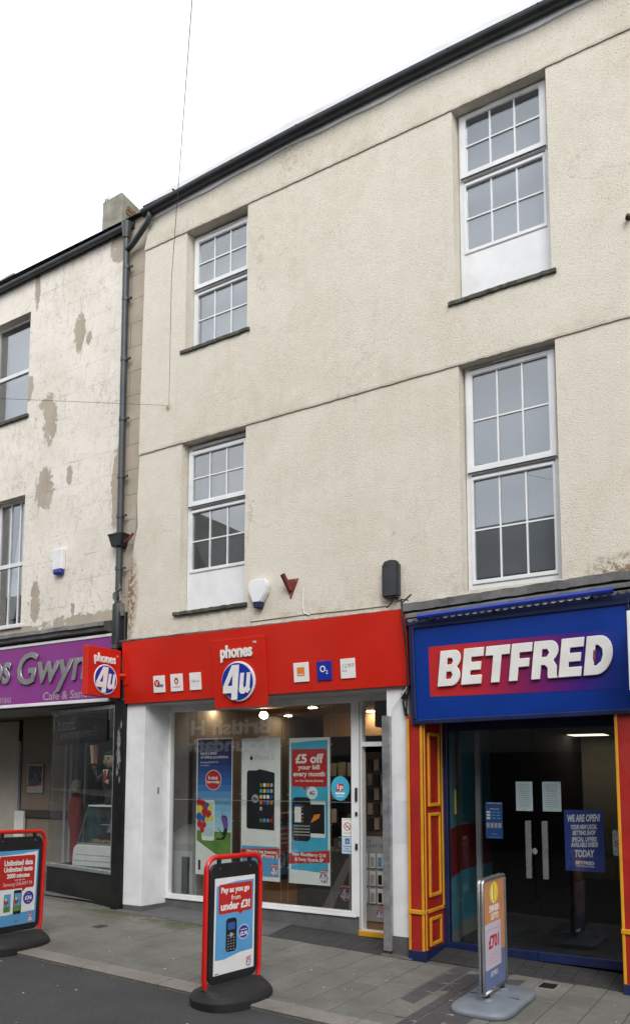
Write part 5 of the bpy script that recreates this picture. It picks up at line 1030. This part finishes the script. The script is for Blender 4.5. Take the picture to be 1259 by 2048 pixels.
# two people standing in the lobby
def person(name, label, x, y, z0, h, coat, hair, turn):
    t = thing(name, label, 'person', (x, y, z0)); s = h / 1.7
    me = bpy.data.meshes.new('body')
    J = [(0, 0, .92, .135, .10), (0, 0, 1.12, .14, .10), (0, 0, 1.34, .155, .105), (0, 0, 1.45, .06, .06), (.09, 0, .86, .085, .085), (.10, .01, .48, .062, .062), (.10, 0, .08, .045, .045), (.10, -.12, .04, .045, .03), (-.09, 0, .86, .085, .085), (-.10, .01, .48, .062, .062), (-.10, 0, .08, .045, .045), (-.10, -.12, .04, .045, .03),
         (.20, 0, 1.38, .065, .065), (.25, .02, 1.10, .05, .05), (.20, -.14, .92, .038, .038), (-.20, 0, 1.38, .065, .065), (-.25, .02, 1.10, .05, .05), (-.20, -.14, .92, .038, .038), (0, -.01, 1.52, .055, .055), (0, -.02, 1.60, .085, .10)]
    ed = [(0, 1), (1, 2), (2, 3), (0, 4), (4, 5), (5, 6), (6, 7), (0, 8), (8, 9), (9, 10), (10, 11), (2, 12), (12, 13), (13, 14), (2, 15), (15, 16), (16, 17), (3, 18), (18, 19)]
    c, sn = math.cos(turn), math.sin(turn)
    me.from_pydata([((a * c - b_ * sn) * s, (a * sn + b_ * c) * s, z * s) for a, b_, z, _, _ in J], ed, [])
    o = link('body', me, t); o.matrix_parent_inverse = Matrix(); me.materials.append(coat)
    sk = o.modifiers.new('skin', 'SKIN')
    if not me.skin_vertices: me.attributes.new('skin', 'FLOAT2', 'POINT')
    try:
        for v, j in zip(me.skin_vertices[0].data, J): v.radius = (j[3] * s, j[4] * s)
        me.skin_vertices[0].data[0].use_root = True
    except Exception: pass
    o.modifiers.new('sub', 'SUBSURF').levels = 1; o.modifiers['sub'].render_levels = 2
    hd = lathe([(.045, 1.52), (.085, 1.56), (.10, 1.63), (.098, 1.69), (.07, 1.745), (.02, 1.765)], 0, 0, 16)
    hd.v = [(a * s, b_ * s, z * s) for a, b_, z in hd.v]; q = hd.build('hair', hair, t, smooth=True); q.matrix_parent_inverse = Matrix()
    return t
person('person', 'grey-haired person in a red coat standing in the cafe lobby', -6.13, 1.28, .2, 1.47, SCARLET, HAIRG, 2.6)
person('person', 'person in a teal coat standing in the cafe lobby behind display case', -5.84, 1.38, .2, 1.30, TEALCOAT, HAIRD, 2.9)
o = thing('wall_poster', 'framed poster on the brown cafe lobby wall', 'poster', (-7.46, 1.6, 1.5)); Fw = XZ(1.605); MB().rects(Fw, 0, .012, (-7.66, 1.50, -7.28, 1.97)).build('sheet', GREYP, o); MB().rects(Fw, .0125, .014, (-7.635, 1.62, -7.305, 1.945)).build('printed_picture', mat('poster_photo', (.09, .085, .10), .5, .9, 14), o); MB().rects(Fw, .0145, .016, (-7.655, 1.605, -7.4, 1.62)).build('printed_stripe', REDP, o)

# ================================================================ PAVEMENT SIGNS
def swing_sign(label, loc, ang, w, h, tilt):
    """red tubular frame, black hanging panel with poster, moulded rubber base; local x runs along the board, face looks to local +n"""
    t = thing('pavement_sign', label, 'pavement sign', loc, 'red-framed pavement signs', rot=(0, tilt, R(90 - ang)))
    r = .021; pts = []
    pts += [(.05, 0, .0), (.02, 0, .10), (0, 0, .22), (0, 0, h - .11)]
    for k in range(1, 7): a = R(180 - 15 * k); pts.append((.10 + .10 * math.cos(a), 0, h - .10 + .10 * math.sin(a)))
    for k in range(1, 7): a = R(90 - 15 * k); pts.append((w - .10 + .10 * math.cos(a), 0, h - .10 + .10 * math.sin(a)))
    pts += [(w, 0, .22), (w - .02, 0, .10), (w - .05, 0, .0)]
    MB().tube(pts, r, 10).build('tube_frame', REDTUBE, t, smooth=True)
    F = frame((0, 0, 0), (1, 0, 0), (0, 0, 1))          # faces local -y
    MB().prism(rrect(.035, .16, w - .035, h - .052, .07), -.012, .012, F).build('panel', BLACKM, t, bevel=.003)
    for x in (.14, w - .14): MB().rects(F, -.008, .008, (x - .018, h - .055, x + .018, h - .01)).build('hanger', BLACKM, t); MB().prism(ell(x, h - .09, .006, .006, 8), .012, .015, F).build('rivet', ALU, t)
    # rubber base: low in the middle edges, a raised hump along the frame
    vs = []; fs = []; n = 40; rings = ((1.0, -.012), (1.03, .055), (.97, .092), (.62, .125), (.16, .145))
    for q, (k, z) in enumerate(rings):
        for i in range(n):
            a = 2 * math.pi * i / n; ca, sa = math.cos(a), math.sin(a)
            ex = (w / 2 + .035) * math.copysign(abs(ca) ** .8, ca); ey = .25 * math.copysign(abs(sa) ** .85, sa)
            vs.append((w / 2 + ex * (k if q < 3 else max(k, .93)), ey * k, z))
    for q in range(4):
        for i in range(n): fs.append((q * n + i, q * n + (i + 1) % n, (q + 1) * n + (i + 1) % n, (q + 1) * n + i))
    fs.append(tuple(range(4 * n, 5 * n))); fs.append(tuple(range(n - 1, -1, -1)))
    MB().add(vs, fs).build('rubber_base', RUBBER, t, bevel=.008, smooth=False)
    return t, F
t, F = swing_sign('red-framed pavement sign advertising pay as you go under £3', (-.625, -2.40, gz(-.6) - .025), 5, .645, 1.13, .015)
PX0, PX1, PZ0, PZ1 = .085, .562, .225, .965; W = PX1 - PX0
o = MB().rects(F, .0125, .0145, (PX0, PZ0, PX1, PZ1)).build('poster', PAPER, t); M2 = F @ Matrix.Translation((0, 0, .0145))
MB().prism([(PX0 + .015, .34), (PX0 + .12, .335), (PX0 + .3, .365), (PX1 - .02, .37), (PX1 - .015, .93), (PX0 + .25, .93), (PX0 + .02, .905)], .0004, .0008, M2).build('printed_panel', SKYB, o)
MB().prism(rrect(PX0 + .045, .685, PX1 - .035, .915, .02), .001, .0014, M2).prism([(PX0 + .28, .686), (PX0 + .30, .66), (PX0 + .335, .686)], .001, .0014, M2).build('speech_bubble', REDP, o)
text(o, M2, 'Pay as you go', (PX0 + .07, .832, PX1 - .07, .892), LETTER, .0018, .04); text(o, M2, 'from', (PX0 + .19, .785, PX0 + .30, .825), LETTER, .0018, .005); text(o, M2, 'under £3!', (PX0 + .07, .71, PX1 - .06, .775), LETTER, .0018, .04)
MB().prism(rrect(PX0 + .135, .385, PX0 + .26, .645, .03), .001, .0016, M2).build('printed_phone', SCREEN, o); MB().rects(M2, .0018, .002, (PX0 + .155, .555, PX0 + .24, .61)).build('printed_screen', MIDB, o)
MB().rects(M2, .0018, .002, *[(PX0 + .155 + i * .033, .40 + j * .022, PX0 + .17 + i * .033, .406 + j * .022) for i in range(3) for j in range(6)]).build('printed_keys', GREYP, o); MB().prism(rrect(PX0 + .18, .50, PX0 + .215, .53, .006), .0018, .002, M2).build('printed_button', GREYP, o)
MB().prism(ell(PX0 + .345, .52, .067, .057, 24), .001, .0013, M2).build('printed_rim', LETTER, o); MB().prism(ell(PX0 + .345, .52, .062, .052, 24), .0014, .0017, M2).build('printed_disc', mat('badge_purple', (.05, .035, .30), .5), o); text(o, M2, '£2.95', (PX0 + .30, .49, PX0 + .395, .522), LETTER, .002, .03); MB().rects(M2, .0018, .002, (PX0 + .31, .535, PX0 + .385, .54)).build('printed_line', LETTER, o)
minilogo(o, M2, PX1 - .065, .27, .028); text(o, M2, 'SAMSUNG', (PX0 + .015, .233, PX0 + .06, .241), MIDB, .001, .02)
t, F = swing_sign('red-framed pavement sign advertising unlimited data and texts, left edge', (-3.29, -2.37, gz(-3.3) - .02), -5, .70, 1.13, .03)
PX0, PX1 = .085, .615
o = MB().rects(F, .0125, .0145, (PX0, .225, PX1, .945)).build('poster', SKYB, t); M2 = F @ Matrix.Translation((0, 0, .0145))
MB().prism([(PX0 + .02, .33), (PX1 - .02, .345), (PX1 - .018, .93), (PX0 + .3, .91), (PX0 + .02, .90)], .0004, .0008, M2).build('printed_panel', PAPER, o)
MB().prism(rrect(PX0 + .03, .575, PX1 - .045, .895, .02), .001, .0014, M2).prism([(PX1 - .20, .576), (PX1 - .19, .54), (PX1 - .15, .576)], .001, .0014, M2).build('speech_bubble', REDP, o)
text(o, M2, 'Unlimited data', (PX1 - .44, .80, PX1 - .075, .855), LETTER, .0018, .04); text(o, M2, 'Unlimited texts', (PX1 - .44, .74, PX1 - .075, .79), LETTER, .0018, .04); text(o, M2, '2000 minutes', (PX1 - .40, .68, PX1 - .11, .725), LETTER, .0018, .04); text(o, M2, 'with the new', (PX1 - .30, .652, PX1 - .17, .668), LETTER, .0018, .0); text(o, M2, 'Samsung GALAXY S4', (PX1 - .44, .595, PX1 - .075, .64), LETTER, .0018, -.01)
for k, a in enumerate((.43, .30)):
    MB().prism(rrect(PX1 - a, .33, PX1 - a + .10, .56, .012), .001 + k * .0006, .0014 + k * .0006, M2).build('printed_phone', SCREEN if k else PAPER, o); MB().rects(M2, .0022, .0024, (PX1 - a + .008, .36, PX1 - a + .092, .41)).build('printed_grass', GREENP, o); MB().rects(M2, .0022, .0024, (PX1 - a + .008, .41, PX1 - a + .092, .53)).build('printed_screen', SKYB, o)
    for q, (du, dv, mt) in enumerate(((.02, .46, REDP), (.035, .48, YELP), (.03, .44, REDP), (.05, .455, MIDB))): MB().prism(ell(PX1 - a + du, dv, .014, .016, 10), .0025 + q * .0001, .0027 + q * .0001, M2).build('printed_balloon', mt, o)
MB().prism(ell(PX1 - .11, .475, .068, .065, 24), .001, .0016, M2).build('printed_disc', mat('badge_purple', (.05, .035, .30), .5), o); text(o, M2, '£36', (PX1 - .155, .455, PX1 - .065, .495), LETTER, .002, .04); text(o, M2, 'only', (PX1 - .125, .51, PX1 - .095, .52), LETTER, .002, 0); text(o, M2, 'a month', (PX1 - .135, .432, PX1 - .085, .442), LETTER, .002, 0)
minilogo(o, M2, PX1 - .075, .265, .03); MB().rects(M2, .001, .0014, (PX1 - .27, .258, PX1 - .22, .266)).build('printed_line', REDP, o)
# silver snap-frame sign on a grey water base
t = thing('pavement_sign', 'silver-framed orange pavement sign on a grey moulded base', 'pavement sign', (1.17, -1.25, gz(1.17)), rot=(0, 0, R(90)))
w = .56; F = frame((0, 0, 0), (1, 0, 0), (0, 0, 1)); z0, z1 = .125, .985
fr = MB()
for sgn in (-1, 1):
    y = sgn * .014
    fr.tube([(.012, y, z0), (.012, y, z1 - .02), (.02, y, z1 - .006), (.04, y, z1)] + [(w - .04, y, z1), (w - .02, y, z1 - .006), (w - .012, y, z1 - .02), (w - .012, y, z0)], .014, 8).tube([(0.01, y, z0), (w - .01, y, z0)], .014, 8)
fr.build('snap_frame', ALU, t, smooth=True)
bd = MB().rects(F, -.012, .012, (.015, z0, w - .015, z1)).build('board', GREYP, t)
MB().rects(F, .013, .0145, (.03, .40, w - .03, z1 - .02)).build('printed_panel', ORANGEG, bd); MB().rects(F, .013, .0145, (.03, z0 + .012, w - .03, .399)).build('printed_panel', SLBLUE, bd)
MB().prism(rrect(.05, .29, w - .13, .64, .02), .0148, .0155, F).build('printed_box', LAVEN, bd)
MB().prism(ell(.28, .87, .10, .085, 24), .0148, .0152, F).build('printed_ball', YELP, bd); MB().prism(ell(.27, .87, .045, .08, 20, 90, 270) , .0153, .0156, F).build('printed_crescent', PAPER, bd); MB().prism([(.25, .95), (.265, .95), (.28, .80), (.265, .80)], .0157, .016, F).build('printed_stripe', REDP, bd)
text(bd, F, 'SPANISH', (.16, .72, .40, .775), PAPER, .015, .03); text(bd, F, 'LOTTO', (.20, .66, .38, .71), PAPER, .015, .03); text(bd, F, '£701', (.13, .44, .38, .545), REDP, .0158, .04); text(bd, F, 'BETFRED', (.17, .225, .34, .265), LAVEN, .015, .03)
MB().rects(F, .0157, .016, (.09, .585, .40, .595), (.14, .40, .36, .408), (.12, .375, .38, .383), (.10, .35, .40, .358), (.12, .325, .38, .333)).build('printed_line', mat('pale_orange', (.60, .36, .25), .5), bd)
for x in (.10, w - .10): MB().tube([(x, 0, .06), (x, 0, .128)], .026, 12).build('spring_post', BLACKM, t); MB().tube([(x, 0, .055), (x, 0, .085)], [.075, .045], 16).build('post_collar', GREYBASE, t, smooth=True)
vs = []; fs = []; nr, na = 7, 48
for i in range(nr + 1):
    k = (1.0, 1.0, .96, .85, .65, .42, .2, .0)[i]; z = (-.005, .032, .046, .052, .058, .066, .072, .074)[i]
    for j in range(na):
        a = 2 * math.pi * j / na; ca, sa = math.cos(a), math.sin(a)
        px_ = .47 * math.copysign(abs(ca) ** .7, ca); waist = .235 + .075 * (abs(px_) / .47) ** 2
        vs.append((w / 2 + px_ * k, waist * math.copysign(abs(sa) ** .7, sa) * k, z + (.012 * abs(ca) * (1 - k) if i > 2 else 0)))
for i in range(nr):
    for j in range(na): fs.append((i * na + j, i * na + (j + 1) % na, (i + 1) * na + (j + 1) % na, (i + 1) * na + j))
fs.append(tuple(range(na - 1, -1, -1)))
MB().add(vs, fs).build('water_base', GREYBASE, t, smooth=True)
MB().rects(frame((0, 0, 0), (1, 0, 0), (0, 1, 0)), .02, .064, (w / 2 - .004, -.20, w / 2 + .004, .20)).build('base_seam', mat('seam_grey', (.10, .115, .135), .5), t)

# ================================================================ OPPOSITE SIDE OF THE STREET (seen in the window reflections)
OY = -9.5
def terrace(name, label, x0, x1, eave, ridge, wallm, gable=False):
    t = thing(name, label, 'building', ((x0 + x1) / 2, OY, gz((x0 + x1) / 2))); yb = OY - 7
    if gable:
        xm = (x0 + x1) / 2; m = MB().prism([(x0, -1.0), (x1, -1.0), (x1, eave), (x1 - .5, eave + .15), (xm + .45, ridge - .1), (xm + .3, ridge + .25), (xm - .3, ridge + .25), (xm - .45, ridge - .1), (x0 + .5, eave + .15), (x0, eave)], 0, 7, frame((0, OY, 0), (1, 0, 0), (0, 0, 1))); m.build('wall', wallm, t)
    else:
        MB().box(x0, x1, yb, OY, -1.5, eave).build('wall', wallm, t)
        MB().add([(x0, OY + .2, eave), (x1, OY + .2, eave), (x1, OY - 3.3, ridge), (x0, OY - 3.3, ridge), (x1, yb, eave), (x0, yb, eave)], [(0, 1, 2, 3), (3, 2, 4, 5), (0, 3, 5), (1, 4, 2)]).build('roof', SLATE, t)
        MB().box(x0 + 1.0, x0 + 1.7, OY - 3.6, OY - 3.0, ridge - .3, ridge + 1.0).build('chimney', BRICKM, t)
    Fo_ = frame((0, OY, 0), (-1, 0, 0), (0, 0, 1)); g = gz((x0 + x1) / 2)
    nw = max(2, int((x1 - x0) / 2.4))
    for k in range(nw):
        xc = x0 + (k + .5) * (x1 - x0) / nw
        for zz in (4.2,) if eave < 6.6 else (4.2, 6.2):
            wd = MB().rects(Fo_, .0, .04, (-xc - .5, zz, -xc + .5, zz + 1.4)).build('window', LETTER, t); MB().rects(Fo_, .041, .045, (-xc - .43, zz + .07, -xc + .43, zz + .68), (-xc - .43, zz + .74, -xc + .43, zz + 1.33)).build('pane', SCREEN, wd)
    MB().rects(Fo_, .0, .05, (-x1 + .3, .1 + g, -x0 - .3, 2.3 + g)).build('shop_window', SCREEN, t)
    return t, Fo_
t, Fo_ = terrace('gabled_building', 'tall gabled shop building across the street, seen mirrored in glass', -14.0, -9.8, 6.9, 9.35, mat('dark_stone', (.13, .12, .11), .9, .2, 3), True)
fb = MB().rects(Fo_, .051, .12, (8.3, 2.35, 13.9, 3.5)).build('fascia', mat('opp_fascia', (.09, .03, .03), .5), t)
text(fb, Fo_, 'British Heart', (8.68, 2.93, 12.75, 3.36), LETTER, .121, .03, .02); text(fb, Fo_, 'Foundation', (8.75, 2.46, 12.1, 2.86), LETTER, .121, .03, .02)
terrace('slate_roofed_building', 'low slate-roofed building across the street, seen mirrored in glass', -9.8, 9.0, 6.2, 8.55, mat('grey_stucco', (.20, .19, .18), .9, .15, 2))
terrace('stucco_building', 'pale building farther left across the street, seen mirrored in glass', -26.0, -14.0, 7.0, 9.0, mat('pale_stucco', (.42, .40, .36), .9, .15, 2))
t, Fo_ = terrace('shoe_shop_building', 'far left building across the street with a shoe shop sign', -40.0, -26.0, 7.2, 9.4, mat('buff_stucco', (.34, .31, .27), .9, .15, 2))
fb = MB().rects(Fo_, .051, .12, (27, 3.35, 36, 4.75)).build('fascia', MATS['dark_stone'], t)
text(fb, Fo_, 'Stead &', (30.6, 3.98, 33.9, 4.55), GREYIN, .121, .0, .02); text(fb, Fo_, 'Simpson', (28.0, 3.45, 32.4, 4.0), GREYIN, .121, .0, .02)
